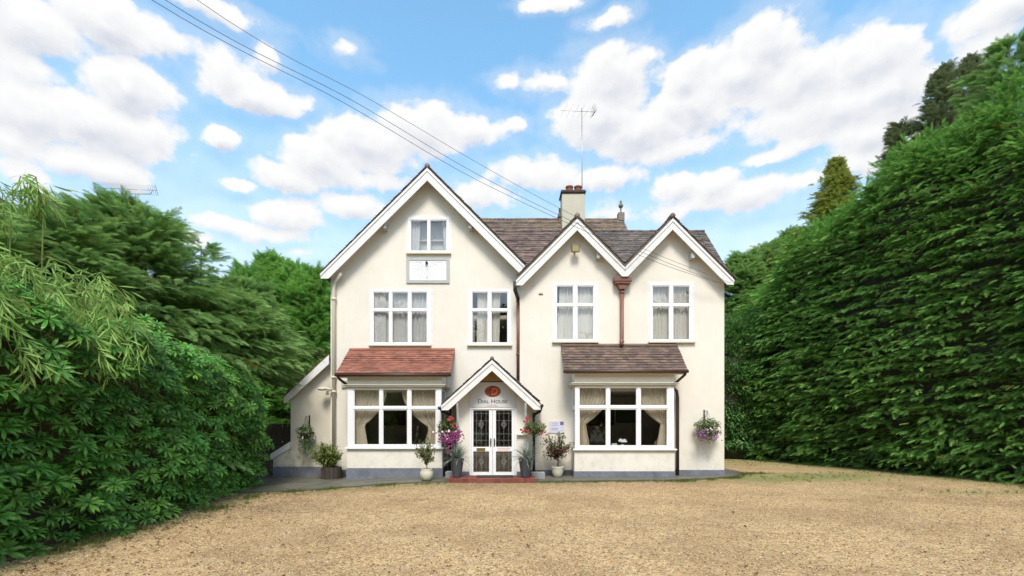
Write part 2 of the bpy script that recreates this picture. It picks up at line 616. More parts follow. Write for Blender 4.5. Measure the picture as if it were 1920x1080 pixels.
def m_leaf(name, dark, light, trans=0.22, rough=0.5, gloss=0.35, hue=0.03, yellow=0.0, tipw=0.0):
    """leaf colour varies from spray to spray (light young, dark old growth)"""
    def fn(q, b, o):
        at = q.n('ShaderNodeAttribute', attribute_name='rnd')
        at.attribute_type = 'INSTANCER'
        rnd = at.outputs['Fac']
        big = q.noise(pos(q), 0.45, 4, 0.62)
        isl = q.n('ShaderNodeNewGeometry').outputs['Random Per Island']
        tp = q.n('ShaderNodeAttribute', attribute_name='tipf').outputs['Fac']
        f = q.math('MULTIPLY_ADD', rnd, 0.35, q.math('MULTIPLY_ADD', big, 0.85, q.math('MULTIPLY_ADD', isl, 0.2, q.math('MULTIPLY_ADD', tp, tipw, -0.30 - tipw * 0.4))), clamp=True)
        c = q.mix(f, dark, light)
        if yellow:
            c = q.mix(q.smooth(rnd, 1 - yellow, 1.0), c, (0.22, 0.20, 0.05))
        h_ = q.n('ShaderNodeHueSaturation')
        q.link(q.math('MULTIPLY_ADD', q.math('FRACT', q.math('MULTIPLY', rnd, 7.3)), hue, 0.5 - hue / 2), h_.inputs['Hue'])
        q.link(c, h_.inputs['Color'])
        q.link(h_.outputs[0], b.inputs['Base Color'])
        b.inputs['Roughness'].default_value = rough
        b.inputs['Specular IOR Level'].default_value = gloss
        tl = q.n('ShaderNodeBsdfTranslucent')
        q.link(h_.outputs[0], tl.inputs[0])
        mx = q.n('ShaderNodeMixShader')
        mx.inputs[0].default_value = trans
        q.link(b.outputs[0], mx.inputs[1])
        q.link(tl.outputs[0], mx.inputs[2])
        q.link(mx.outputs[0], o.inputs[0])
    return material(name, fn)


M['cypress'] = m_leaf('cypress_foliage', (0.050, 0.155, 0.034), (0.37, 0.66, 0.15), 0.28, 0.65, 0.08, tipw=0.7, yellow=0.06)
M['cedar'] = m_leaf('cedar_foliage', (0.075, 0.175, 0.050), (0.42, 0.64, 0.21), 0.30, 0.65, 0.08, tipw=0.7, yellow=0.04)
M['blueconifer'] = m_leaf('dull_grey_green_conifer_foliage', (0.10, 0.135, 0.06), (0.32, 0.37, 0.18), 0.25, 0.65, 0.1, tipw=0.4)
M['goldconifer'] = m_leaf('golden_conifer_foliage', (0.19, 0.26, 0.04), (0.55, 0.58, 0.15), 0.3, 0.65, 0.1, tipw=0.4)
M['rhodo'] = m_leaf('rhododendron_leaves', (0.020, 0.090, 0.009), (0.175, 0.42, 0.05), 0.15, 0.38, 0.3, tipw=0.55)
M['bamboo'] = m_leaf('bamboo_leaves', (0.13, 0.29, 0.04), (0.40, 0.57, 0.15), 0.38, 0.5, 0.3, yellow=0.12)
M['laurel'] = m_leaf('laurel_leaves', (0.045, 0.13, 0.03), (0.20, 0.40, 0.10), 0.25, 0.45, 0.3)
M['olive'] = m_leaf('small_shrub_leaves', (0.08, 0.12, 0.035), (0.30, 0.36, 0.13), 0.3, 0.5, 0.2, hue=0.06)
M['bronzeleaf'] = m_leaf('bronze_shrub_leaves', (0.09, 0.045, 0.03), (0.24, 0.13, 0.08), 0.25, 0.5, 0.2, hue=0.05)
M['pieris'] = m_leaf('yellow_green_shrub_leaves', (0.12, 0.20, 0.04), (0.42, 0.50, 0.16), 0.3, 0.5, 0.2)
M['spiky'] = m_leaf('grey_green_blades', (0.12, 0.17, 0.13), (0.45, 0.52, 0.43), 0.15, 0.5, 0.3)
M['basket'] = m_leaf('basket_foliage', (0.06, 0.12, 0.03), (0.24, 0.36, 0.09), 0.25, 0.5, 0.3)
M['grass'] = m_leaf('grass_blades', (0.07, 0.11, 0.02), (0.20, 0.24, 0.06), 0.3, 0.6, 0.2, yellow=0.2)
M['litter'] = m_leaf('dead_leaves', (0.05, 0.025, 0.012), (0.16, 0.09, 0.04), 0.05, 0.7, 0.2)
M['wood_leaf'] = m_leaf('woodland_leaves', (0.025, 0.05, 0.015), (0.07, 0.12, 0.035), 0.2, 0.6, 0.2)


def m_tile(name, stops, moss=0.0):
    def fn(q, b, o):
        p = pos(q)
        oi = q.n('ShaderNodeObjectInfo').outputs['Random']
        isl = q.n('ShaderNodeNewGeometry').outputs['Random Per Island']
        f = q.math('MULTIPLY_ADD', q.math('FRACT', q.math('MULTIPLY_ADD', oi, 13.7, isl)), 0.55,
                   q.math('MULTIPLY_ADD', q.noise(p, 1.4, 4, 0.65), 1.1, -0.35), clamp=True)
        c = q.ramp(f, stops)
        c = q.mix(q.math('MULTIPLY', q.smooth(q.noise(p, 34, 4, 0.7), 0.5, 0.75), 0.45), c, (0.09, 0.075, 0.06))
        if moss:
            mk = q.smooth(q.noise(p, 2.6, 5, 0.7), 0.56, 0.68)
            c = q.mix(q.math('MULTIPLY', mk, moss), c, (0.28, 0.20, 0.07))
        q.link(c, b.inputs['Base Color'])
        b.inputs['Roughness'].default_value = 0.75
        bump(q, b, q.noise(p, 60, 4), 0.4, 0.004)
    return material(name, fn)


M['tile_brown'] = m_tile('brown_clay_tile', [(0, (0.060, 0.042, 0.036)), (0.4, (0.125, 0.084, 0.068)), (0.75, (0.20, 0.138, 0.108)), (1, (0.29, 0.21, 0.155))], 0.12)
M['tile_old'] = m_tile('old_lichened_tile', [(0, (0.08, 0.058, 0.045)), (0.5, (0.165, 0.12, 0.085)), (1, (0.30, 0.22, 0.13))], 0.6)
M['tile_dark'] = m_tile('dark_grey_brown_tile', [(0, (0.048, 0.042, 0.038)), (0.5, (0.105, 0.086, 0.073)), (1, (0.21, 0.172, 0.14))], 0.15)
M['tile_red'] = m_tile('red_clay_tile', [(0, (0.13, 0.052, 0.036)), (0.45, (0.25, 0.092, 0.058)), (0.8, (0.34, 0.135, 0.085)), (1, (0.40, 0.21, 0.14))])
M['tile_bay'] = m_tile('mixed_brown_bay_tile', [(0, (0.055, 0.038, 0.032)), (0.5, (0.12, 0.080, 0.062)), (0.82, (0.20, 0.128, 0.092)), (1, (0.38, 0.17, 0.075))], 0.35)
M['brick'] = m_tile('red_step_brick', [(0, (0.13, 0.032, 0.022)), (0.5, (0.21, 0.055, 0.038)), (1, (0.29, 0.10, 0.07))])
M['mortar'] = simple('dark_mortar', (0.10, 0.075, 0.06), 0.95)


def m_gravel():
    def fn(q, b, o):
        p = pos(q)
        v = q.n('ShaderNodeTexVoronoi')
        q.link(p, v.inputs['Vector'])
        v.inputs['Scale'].default_value = 48
        vs = q.n('ShaderNodeSeparateColor')
        q.link(v.outputs['Color'], vs.inputs[0])
        cell = q.ramp(vs.outputs[0], [(0, (0.10, 0.062, 0.035)), (0.18, (0.27, 0.165, 0.066)), (0.45, (0.48, 0.305, 0.13)),
                                      (0.75, (0.62, 0.43, 0.20)), (0.92, (0.74, 0.58, 0.32)), (1, (0.36, 0.33, 0.30))])
        v2 = q.n('ShaderNodeTexVoronoi')
        q.link(p, v2.inputs['Vector'])
        v2.inputs['Scale'].default_value = 17
        s2 = q.n('ShaderNodeSeparateColor')
        q.link(v2.outputs['Color'], s2.inputs[0])
        cell = q.mix(0.35, cell, q.ramp(s2.outputs[1], [(0, (0.15, 0.095, 0.05)), (0.5, (0.40, 0.265, 0.11)), (1, (0.60, 0.43, 0.21))]))
        big = q.noise(p, 0.55, 5, 0.65)
        c = q.mix(q.smooth(big, 0.42, 0.62, 0, 0.55), cell, (0.25, 0.155, 0.068))
        c = q.mix(q.smooth(q.noise(p, 30, 3, 0.8), 0.56, 0.68, 0, 0.55), c, (0.10, 0.06, 0.03))
        c = q.mix(q.smooth(q.noise(p, 1.7, 4, 0.7), 0.5, 0.72, 0, 0.35), c, (0.56, 0.42, 0.25))
        at = q.n('ShaderNodeAttribute', attribute_name='dirt')
        br = q.noise(p, 7, 4, 0.7)
        c = q.mix(q.math('MULTIPLY', at.outputs['Fac'], q.smooth(br, 0.3, 0.62)), c, (0.085, 0.055, 0.03))
        am = q.n('ShaderNodeAttribute', attribute_name='moss')
        mk = q.math('MULTIPLY', am.outputs['Fac'], q.smooth(q.noise(p, 5, 5, 0.75), 0.28, 0.55))
        c = q.mix(mk, c, q.mix(q.noise(p, 20, 3), (0.10, 0.12, 0.03), (0.26, 0.27, 0.07)))
        q.link(c, b.inputs['Base Color'])
        b.inputs['Roughness'].default_value = 0.85
        hh = q.math('ADD', q.math('SUBTRACT', 0.6, v.outputs['Distance']), q.math('MULTIPLY', q.noise(p, 5, 3), 1.2))
        bump(q, b, hh, 0.9, 0.012)
    return material('golden_gravel', fn)


M['gravel'] = m_gravel()


def m_pebble():
    def fn(q, b, o):
        at = q.n('ShaderNodeAttribute', attribute_name='rnd')
        at.attribute_type = 'INSTANCER'
        rnd = at.outputs['Fac']
        c = q.ramp(rnd, [(0, (0.06, 0.035, 0.02)), (0.2, (0.20, 0.115, 0.05)), (0.45, (0.48, 0.30, 0.125)), (0.7, (0.62, 0.425, 0.20)),
                         (0.9, (0.78, 0.63, 0.38)), (1, (0.42, 0.39, 0.36))])
        q.link(c, b.inputs['Base Color'])
        b.inputs['Roughness'].default_value = 0.7
    return material('pebble_stone', fn)


M['pebble'] = m_pebble()


def m_paving():
    def fn(q, b, o):
        p = pos(q)
        c = q.mix(q.noise(p, 2.2, 5, 0.7), (0.055, 0.052, 0.04), (0.17, 0.16, 0.12))
        c = q.mix(q.smooth(q.noise(p, 1.3, 4, 0.7), 0.5, 0.7, 0, 0.6), c, (0.07, 0.085, 0.03))
        c = q.mix(q.smooth(q.noise(p, 25, 3), 0.62, 0.7, 0, 0.5), c, (0.30, 0.24, 0.15))
        q.link(c, b.inputs['Base Color'])
        q.link(q.ramp(q.noise(p, 1.1, 3), [(0.4, 0.35), (0.65, 0.85)]), b.inputs['Roughness'])
        bump(q, b, q.noise(p, 25, 4), 0.5, 0.006)
    return material('damp_concrete_paving', fn)


M['paving'] = m_paving()
M['turf'] = simple('rough_grass_and_soil', (0.07, 0.075, 0.028), 0.95, var=0.4, scale=2, bmp=0.6, bscale=30)

# ------------------------------------------------------------------ instanced foliage
def scatter_tree(srcs):
    """one geometry-node tree: points -> leaf sprays (variant, rotation and scale are point attributes)"""
    t = bpy.data.node_groups.new('spray_scatter', 'GeometryNodeTree')
    t.interface.new_socket('Geometry', in_out='INPUT', socket_type='NodeSocketGeometry')
    t.interface.new_socket('Geometry', in_out='OUTPUT', socket_type='NodeSocketGeometry')
    L = t.links.new
    gi, go = t.nodes.new('NodeGroupInput'), t.nodes.new('NodeGroupOutput')
    join = t.nodes.new('GeometryNodeJoinGeometry')
    for s in reversed(srcs):
        oi = t.nodes.new('GeometryNodeObjectInfo')
        oi.inputs['Object'].default_value = s
        g2i = t.nodes.new('GeometryNodeGeometryToInstance')
        L(oi.outputs['Geometry'], g2i.inputs[0])
        L(g2i.outputs[0], join.inputs[0])
    m2p = t.nodes.new('GeometryNodeMeshToPoints')
    L(gi.outputs[0], m2p.inputs[0])
    iop = t.nodes.new('GeometryNodeInstanceOnPoints')
    L(m2p.outputs[0], iop.inputs['Points'])
    L(join.outputs[0], iop.inputs['Instance'])
    iop.inputs['Pick Instance'].default_value = True
    for nm, ty, sk in (('var', 'INT', 'Instance Index'), ('rot', 'FLOAT_VECTOR', 'Rotation'), ('scl', 'FLOAT_VECTOR', 'Scale')):
        na = t.nodes.new('GeometryNodeInputNamedAttribute')
        na.data_type = ty
        na.inputs['Name'].default_value = nm
        o_ = [q for q in na.outputs if q.enabled and q.name == 'Attribute'][0]
        L(o_, iop.inputs[sk])
    rv = t.nodes.new('FunctionNodeRandomValue')
    rv.data_type = 'FLOAT'
    st = t.nodes.new('GeometryNodeStoreNamedAttribute')
    st.data_type, st.domain = 'FLOAT', 'INSTANCE'
    st.inputs['Name'].default_value = 'rnd'
    L(iop.outputs[0], st.inputs['Geometry'])
    L([q for q in rv.outputs if q.enabled][0], [q for q in st.inputs if q.enabled and q.name == 'Value'][0])
    L(st.outputs[0], go.inputs[0])
    return t


def frame_euler(fwd, up):
    """arrays of forward (local +X) and approximate up (local +Z) -> XYZ Euler angles"""
    f = fwd / np.linalg.norm(fwd, axis=1, keepdims=True)
    s = np.cross(up, f)
    n = np.linalg.norm(s, axis=1, keepdims=True)
    s = np.where(n < 1e-4, np.array([[1.0, 0, 0]]), s / np.maximum(n, 1e-4))
    u = np.cross(f, s)
    # rotation matrix columns f, s, u
    ry = np.arcsin(np.clip(-f[:, 2], -1, 1))
    rz = np.arctan2(f[:, 1], f[:, 0])
    rx = np.arctan2(s[:, 2], u[:, 2])
    return np.stack([rx, ry, rz], 1)


def scatter(name, ptsa, fwd, up, scl, tree, nvar, parent=None, kind='stuff', label=None):
    n = len(ptsa)
    me = bpy.data.meshes.new(name)
    me.vertices.add(n)
    off = np.array(parent.location if parent is not None else (0, 0, 0), float)
    me.vertices.foreach_set('co', np.ascontiguousarray(ptsa, np.float32).ravel())
    scl = np.asarray(scl, float)
    if scl.ndim == 1:
        scl = np.repeat(scl[:, None], 3, 1)
    a = me.attributes.new('var', 'INT', 'POINT')
    a.data.foreach_set('value', RNG.integers(0, nvar, n).astype(np.int32))
    a = me.attributes.new('rot', 'FLOAT_VECTOR', 'POINT')
    a.data.foreach_set('vector', frame_euler(fwd, up).astype(np.float32).ravel())
    a = me.attributes.new('scl', 'FLOAT_VECTOR', 'POINT')
    a.data.foreach_set('vector', scl.astype(np.float32).ravel())
    o = link(name, me, None, parent, kind, label)
    m = o.modifiers.new('sprays', 'NODES')
    m.node_group = tree
    return o


def src(name, v, f, mat):
    me = np_mesh(name, v, f)
    at = me.attributes.new('tipf', 'FLOAT', 'POINT')      # 0 at the old base of the spray, 1 at the young tips
    v = np.asarray(v)
    rr_ = np.sqrt((v[:, 0].clip(0) ** 2 + (v[:, 1] * 1.3) ** 2 + v[:, 2] ** 2))
    at.data.foreach_set('value', (rr_ / rr_.max()).astype(np.float32))
    me.materials.append(mat)
    return bpy.data.objects.new(name, me)      # never linked: only its mesh is scattered


def blade(v, f, a, b, wid, nrm):
    """thin pointed strip (two triangles) from a to b"""
    a, b, nrm = np.array(a), np.array(b), np.array(nrm)
    s = np.cross(b - a, nrm)
    s = s / (np.linalg.norm(s) + 1e-9) * wid / 2
    m = a * 0.6 + b * 0.4
    k = len(v)
    v += [a, m - s, b, m + s]
    f += [(k, k + 1, k + 2), (k, k + 2, k + 3)]


def cypress_spray(seed, L=0.62, n=12, ang=27, droop=0.14, wid=1.0, lift=0.0):
    """flat, feathery spray: stem, side branchlets and scale-leaf twigs"""
    rg = random.Random(seed)
    v, f = [], []

    def axis(t):
        return np.array([L * t, 0.03 * math.sin(t * 3 + seed), -droop * t * t + lift * t])
    for i in range(3):
        blade(v, f, axis(i / 3), axis((i + 1.25) / 3), 0.012 * wid, (0, 0, 1))
    for i in range(n):
        t = 0.10 + 0.86 * i / n
        for sd in (-1, 1):
            ln = L * 0.36 * (1 - t * 0.80) * (0.55 + 0.45 * math.sin(min(t * 5, 1.57))) * rg.uniform(0.75, 1.2)
            a = R(ang + rg.uniform(-11, 11))
            dz = rg.uniform(-0.35, 0.15)
            d = np.array([math.cos(a), sd * math.sin(a), dz])
            b0 = axis(t)
            b1 = b0 + d * ln
            b1[2] -= 0.12 * ln
            blade(v, f, b0, b1, 0.013 * wid, (0, rg.uniform(-.5, .5), 1))
            m = max(2, int(ln / 0.026))
            for k in range(m):
                tt = (k + 0.6) / m
                q0 = b0 + (b1 - b0) * tt
                l2 = 0.085 * (1 - 0.5 * tt) * rg.uniform(0.7, 1.3)
                for s2 in (-1, 1):
                    a2 = a * sd + s2 * R(34)
                    q1 = q0 + np.array([math.cos(a2), math.sin(a2), rg.uniform(-0.35, 0.25)]) * l2
                    blade(v, f, q0, q1, 0.011 * wid, (rg.uniform(-.6, .6), rg.uniform(-.6, .6), 1))
    return np.array(v), np.array(f)


def leaf_poly(v, f, base, d, nrm, L, wd, fold=0.25, curl=0.2, seg=3):
    """pointed oval leaf with a folded midrib"""
    base, d, nrm = np.array(base, float), np.array(d, float), np.array(nrm, float)
    d /= np.linalg.norm(d)
    s = np.cross(d, nrm)
    s /= np.linalg.norm(s) + 1e-9
    nrm = np.cross(s, d)
    k = len(v)
    ws = {3: (0.0, 0.8, 0.95, 0.0), 2: (0, 1, 0), 4: (0, .6, 1, .75, 0)}[seg]
    for i in range(seg + 1):
        t = i / seg
        c = base + d * L * t - nrm * curl * L * t * t
        e = wd / 2 * ws[i]
        v += [c, c + s * e + nrm * e * fold, c - s * e + nrm * e * fold]
    for i in range(seg):
        a, b = k + 3 * i, k + 3 * i + 3
        f += [(a, a + 1, b + 1), (a, b + 1, b), (a, b, b + 2), (a, b + 2, a + 2)]


def rosette(seed, n=11, L=0.150, wd=0.036, tilt=0.12):
    rg = random.Random(seed)
    v, f = [], []
    for ring, (m, tl, sc) in enumerate(((n, tilt, 1.0), (n // 2, 0.95, 0.7))):
        for i in range(m):
            a = 2 * PI * (i + 0.3 * ring) / m + rg.uniform(-.2, .2)
            d = (math.cos(a), math.sin(a), tl + rg.uniform(-.15, .15))
            leaf_poly(v, f, (d[0] * 0.008, d[1] * 0.008, 0), d, (0, 0, 1), L * sc * rg.uniform(.8, 1.15), wd * sc, 0.3, 0.3)
    # local +X is the axis of the whorl
    v = np.array(v)[:, [2, 0, 1]]
    return v, np.array(f)


def leafcluster(seed, n=9, L=0.09, wd=0.04, spread=0.12):
    rg = random.Random(seed)
    v, f = [], []
    for i in range(n):
        a, e = rg.uniform(0, 2 * PI), rg.uniform(-0.9, 0.9)
        d = (math.cos(a) * math.cos(e) + 0.5, math.sin(a) * math.cos(e), math.sin(e) - 0.2)
        b = [rg.uniform(0, spread), rg.uniform(-spread, spread) * .6, rg.uniform(-spread, spread) * .6]
        leaf_poly(v, f, b, d, (rg.uniform(-.4, .4), rg.uniform(-.4, .4), 1), L * rg.uniform(.7, 1.2), wd, 0.25, 0.25)
    return np.array(v), np.array(f)


def bambooleaves(seed, n=6):
    rg = random.Random(seed)
    v, f = [], []
    for i in range(n):
        a = rg.uniform(-0.9, 0.9)
        d = (math.cos(a), math.sin(a), rg.uniform(-0.4, 0.3))
        leaf_poly(v, f, (0.035 * i, 0, -0.004 * i * i), d, (rg.uniform(-.5, .5), rg.uniform(-.5, .5), 1), rg.uniform(.17, .28), rg.uniform(.019, .029), 0.2, 0.3, 4)
    return np.array(v), np.array(f)


def pebble(seed):
    rg = np.random.default_rng(seed)
    v = np.array([(1, 0, 0), (-1, 0, 0), (0, 1, 0), (0, -1, 0), (0, 0, .55), (0, 0, -.5), (.7, .7, .3), (-.7, .7, .3), (-.7, -.7, .3), (.7, -.7, .3)]) * 0.5
    v = v * rg.uniform(.75, 1.25, (10, 3))
    f = np.array([(4, 0, 6), (4, 6, 2), (4, 2, 7), (4, 7, 1), (4, 1, 8), (4, 8, 3), (4, 3, 9), (4, 9, 0), (6, 0, 2), (7, 2, 1), (8, 1, 3), (9, 3, 0), (5, 2, 0), (5, 1, 2), (5, 3, 1), (5, 0, 3)])
    return v, f


NV = 4
T_CYP = scatter_tree([src('cypress_spray', *cypress_spray(i + 1, (.62, .5, .7, .56)[i], (12, 9, 13, 8)[i], (27, 34, 23, 40)[i], (.14, .2, .08, .26)[i], (1, 1.15, .9, 1.1)[i]), M['cypress']) for i in range(NV)])
T_CED = scatter_tree([src('cedar_spray', *cypress_spray(i + 31, 0.62, 11, 34, 0.22, 0.95), M['cedar']) for i in range(NV)])
T_BLU = scatter_tree([src('grey_conifer_spray', *cypress_spray(i + 51, 0.6, 9, 40, 0.28, 1.5), M['blueconifer']) for i in range(NV)])
T_GOL = scatter_tree([src('golden_conifer_spray', *cypress_spray(i + 71, 0.5, 9, 40, 0.2, 1.5), M['goldconifer']) for i in range(NV)])
T_RHO = scatter_tree([src('rhododendron_whorl', *rosette(i), M['rhodo']) for i in range(NV)])
T_LAU = scatter_tree([src('laurel_twig', *leafcluster(i, 10, 0.15, 0.06, 0.2), M['laurel']) for i in range(NV)])
T_BAM = scatter_tree([src('bamboo_twig', *bambooleaves(i), M['bamboo']) for i in range(NV)])
T_WOO = scatter_tree([src('woodland_twig', *leafcluster(i + 9, 12, 0.22, 0.12, 0.45), M['wood_leaf']) for i in range(NV)])
T_PEB = scatter_tree([src('pebble', *pebble(i), M['pebble']) for i in range(NV)])
T_LIT = scatter_tree([src('dead_leaf', *leafcluster(i, 1, 0.06, 0.035, 0.0), M['litter']) for i in range(2)])


def tuft(seed):
    rg = random.Random(seed)
    v, f = [], []
    for i in range(14):
        a = rg.uniform(0, 2 * PI)
        b = (rg.uniform(-.04, .04), rg.uniform(-.04, .04), 0)
        leaf_poly(v, f, b, (math.cos(a) * .5, math.sin(a) * .5, 1), (math.cos(a), math.sin(a), 0.2), rg.uniform(.03, .10), .006, 0, 0.5, 2)
    return np.array(v)[:, [2, 0, 1]], np.array(f)


T_GRA = scatter_tree([src('grass_tuft', *tuft(i), M['grass']) for i in range(3)])


def plumes(base, direc, n_each, length, spread=0.42, rollj=0.35, sc=(0.7, 1.1), droop=0.35, fan=0.8, vj=0.035):
    """branches of flat sprays: base (N,3), direction (N,3) -> arrays for scatter"""
    N = len(base)
    t = RNG.uniform(0, 1, (N, n_each))
    L = (np.asarray(length) * np.ones(N))[:, None]
    d = direc / np.linalg.norm(direc, axis=1, keepdims=True)
    up = np.array([0, 0, 1.0])
    side = np.cross(d, up)
    side /= np.linalg.norm(side, axis=1, keepdims=True) + 1e-9
    a = RNG.normal(0, spread, (N, n_each))
    p = base[:, None, :] + d[:, None, :] * (t * L)[..., None] + side[:, None, :] * (np.sin(a) * t * L * fan)[..., None]
    p[..., 2] -= droop * (t * L) ** 2 * 0.5
    p += RNG.normal(0, 1, p.shape) * np.array([0.05, 0.05, vj])
    fwd = d[:, None, :] * np.cos(a)[..., None] + side[:, None, :] * np.sin(a)[..., None]
    fwd[..., 2] -= droop * t * L * 0.6 + RNG.normal(0, 0.12, t.shape)
    upv = np.zeros_like(fwd)
    upv[..., 2] = 1
    upv += RNG.normal(0, rollj, upv.shape)
    s = RNG.uniform(*sc, (N, n_each)) * (1.1 - 0.35 * t)
    return p.reshape(-1, 3), fwd.reshape(-1, 3), upv.reshape(-1, 3), s.ravel()

# ------------------------------------------------------------------ ground and drive
def sheet(name, xs, ys, zoff, mat, attrs=None, inside=None, und=0.0):
    xs, ys = np.array(xs, float), np.array(ys, float)
    gx, gy = np.meshgrid(xs, ys)
    zz = gz(gx) + zoff
    if und:
        zz = zz + und * (fbm(gx * 0.35, gy * 0.35, 3.0) - 0.5)
    v = np.stack([gx, gy, zz], -1).reshape(-1, 3)
    nx, ny = len(xs), len(ys)
    i, j = np.meshgrid(np.arange(nx - 1), np.arange(ny - 1))
    a = (j * nx + i).ravel()
    f = np.stack([a, a + 1, a + nx + 1, a + nx], 1)
    me = np_mesh(name, v, f)
    for k, fn in (attrs or {}).items():
        at = me.attributes.new(k, 'FLOAT', 'POINT')
        at.data.foreach_set('value', np.clip(fn(gx, gy), 0, 1).astype(np.float32).ravel())
    return link(name, me, mat, kind='structure')


gxs = [-600, -200, -60, -30, -12] + list(np.arange(-9, 0.1, 0.5)) + [6, 12, 20, 30, 60, 200, 600]
sheet('ground', gxs, [-600, -200, -60, -20, 0, 10, 20, 30, 60, 200, 900], -0.06, M['turf'])


def sd(v, lo, hi):
    t = np.clip((v - lo) / (hi - lo), 0, 1)
    return t * t * (3 - 2 * t)


def hedge_x(d): return 13.8 - (d - 12.9) * 0.233       # foot of the tall right-hand hedge


def pave_edge(x):                                        # front edge of the damp paving along the house
    return np.interp(x, [-9, -6, -3, -1.7, 1, 5, 6.9, 7.8], [11.5, 11.9, 12.95, 13.3, 13.35, 13.75, 14.6, 16.0])


def f_moss(x, y):
    e = pave_edge(x)
    a = np.exp(-((y - e + 0.25) / 0.28) ** 2) * np.where((x > -5.5) & (x < -1.5), 1.0, np.where(x > 4.5, 0.9, 0.45))
    b = 1.2 * sd(x, 6.0, 7.4) * np.exp(-((y - 14.4 - 0.15 * (x - 7)) / 1.1) ** 2) * sd(-x, -13, -10)
    c = np.exp(-((x - (hedge_x(y) - 0.5)) / 0.7) ** 2) * 0.75 + np.exp(-((x + 6.0) / 0.35) ** 2) * sd(-y, -13, -10) * 0.7
    c2 = sd(x, 6.5, 8) * sd(y, 17, 21) * 0.55
    far = np.exp(-(((x - 11.5) / 2.2) ** 2 + ((y - 11.2) / 0.25) ** 2)) * 0.9
    return np.maximum.reduce([a, b, c, c2, far])


def f_dirt(x, y):
    a = np.exp(-((x + 6.3) / 0.55) ** 2) * 0.9
    b = np.exp(-(((x + 4.4) / 1.6) ** 2 + ((y - 9.6) / 0.9) ** 2)) * 0.55
    c = np.exp(-((x - (hedge_x(y) + 0.25)) / 0.5) ** 2) * 0.9
    d = sd(y, 16.5, 24) * 0.30 * (x > 6.5)
    e = np.exp(-((y - pave_edge(x) + 0.6) / 0.7) ** 2) * np.where(x < 3, 0.45, 0.25)
    return np.maximum.reduce([a, b, c, d, e])


sheet('gravel_drive', np.arange(-9, 17, 0.16), np.arange(-12, 27, 0.16), 0.0, M['gravel'], {'moss': f_moss, 'dirt': f_dirt}, und=0.05)

# paving slab strip with a real front edge
xs = list(np.arange(-9, 7.9, 0.15))
vs, fs = [], []
for x in xs:
    e = float(pave_edge(x)) + 0.03 * math.sin(x * 5.1)
    z = float(gz(x)) + 0.045
    vs += [(x, e, z - 0.12), (x, e, z), (x, 20.0, z)]
for i in range(len(xs) - 1):
    a = 3 * i
    fs += [(a, a + 3, a + 4, a + 1), (a + 1, a + 4, a + 5, a + 2)]
MB().add(vs, fs).build('pavement', M['paving'], kind='structure', fix=False)

# loose stones on the nearer gravel
n = 75000
py_ = 4.2 + RNG.power(1.0, n) * 9.5
px_ = RNG.uniform(-1.12, 1.12, n) * py_
keep = (px_ > -6.3) & (px_ < hedge_x(py_) + .2) & (py_ < pave_edge(px_) - 0.05)
px_, py_ = px_[keep], py_[keep]
n = len(px_)
und = 0.05 * (fbm(px_ * 0.35, py_ * 0.35, 3.0) - 0.5)
scatter('loose_stones', np.stack([px_, py_, gz(px_) + und + 0.002], 1), RNG.normal(0, 1, (n, 3)) * (1, 1, .2), np.tile([0., 0, 1], (n, 1)) + RNG.normal(0, .2, (n, 3)),
        RNG.uniform(0.009, 0.023, (n, 1)) * RNG.uniform(.7, 1.2, (n, 3)), T_PEB, NV)

lx = np.concatenate([RNG.uniform(-6.2, 12, 620), RNG.normal(-5.5, 0.6, 700)])
ly = np.concatenate([RNG.uniform(4.8, 14.5, 620), RNG.uniform(5, 13, 700)])
keep = ly < pave_edge(lx) + .3
lx, ly = lx[keep], ly[keep]
n = len(lx)
scatter('fallen_leaves', np.stack([lx, ly, gz(lx) + 0.012 + 0.05 * (fbm(lx * .35, ly * .35, 3.0) - .5)], 1), RNG.normal(0, 1, (n, 3)) * (1, 1, .15), np.tile([0., 0, 1], (n, 1)),
        RNG.uniform(0.5, 1.1, n), T_LIT, 2)

# grass and weeds growing through the gravel edges
n = 9000
gx_ = np.concatenate([RNG.normal(-5.95, 0.28, n // 3), RNG.uniform(-6, 9, n // 3), RNG.uniform(7, 14, n // 3)])
gy_ = np.concatenate([RNG.uniform(4.5, 12.2, n // 3), np.zeros(n // 3), RNG.uniform(11, 25, n // 3)])
m_ = slice(n // 3, 2 * (n // 3))
gy_[m_] = pave_edge(gx_[m_]) - np.abs(RNG.normal(0, 0.18, n // 3)) - 0.01
pr = f_moss(gx_, gy_) * sd(fbm(gx_ * 2.2, gy_ * 2.2, 9.0), 0.42, 0.6)
keep = RNG.uniform(0, 1, len(gx_)) < pr
gx_, gy_ = gx_[keep], gy_[keep]
n = len(gx_)
scatter('grass', np.stack([gx_, gy_, gz(gx_) - 0.005 + 0.05 * (fbm(gx_ * .35, gy_ * .35, 3.0) - .5)], 1), np.tile([0., 0, 1], (n, 1)) + RNG.normal(0, .2, (n, 3)), RNG.normal(0, 1, (n, 3)),
        RNG.uniform(0.4, 1.0, n), T_GRA, 3)

# ------------------------------------------------------------------ house
DL, DR, DB = 15.35, 15.0, 14.3            # planes of left wall, right wall and bay fronts (m from the camera)
house = thing('house', (0.5, 15.0, -0.05), 'large cream rendered house with three white gables, two bay windows and a gabled porch', 'house')
GL, GR = -0.25, -0.2


def pr_(px0, px1, py0, py1, d):
    """rectangle seen at these picture bounds on a wall d metres away -> x0, x1, z0, z1"""
    return X(px0, d), X(px1, d), Z(py1, d), Z(py0, d)


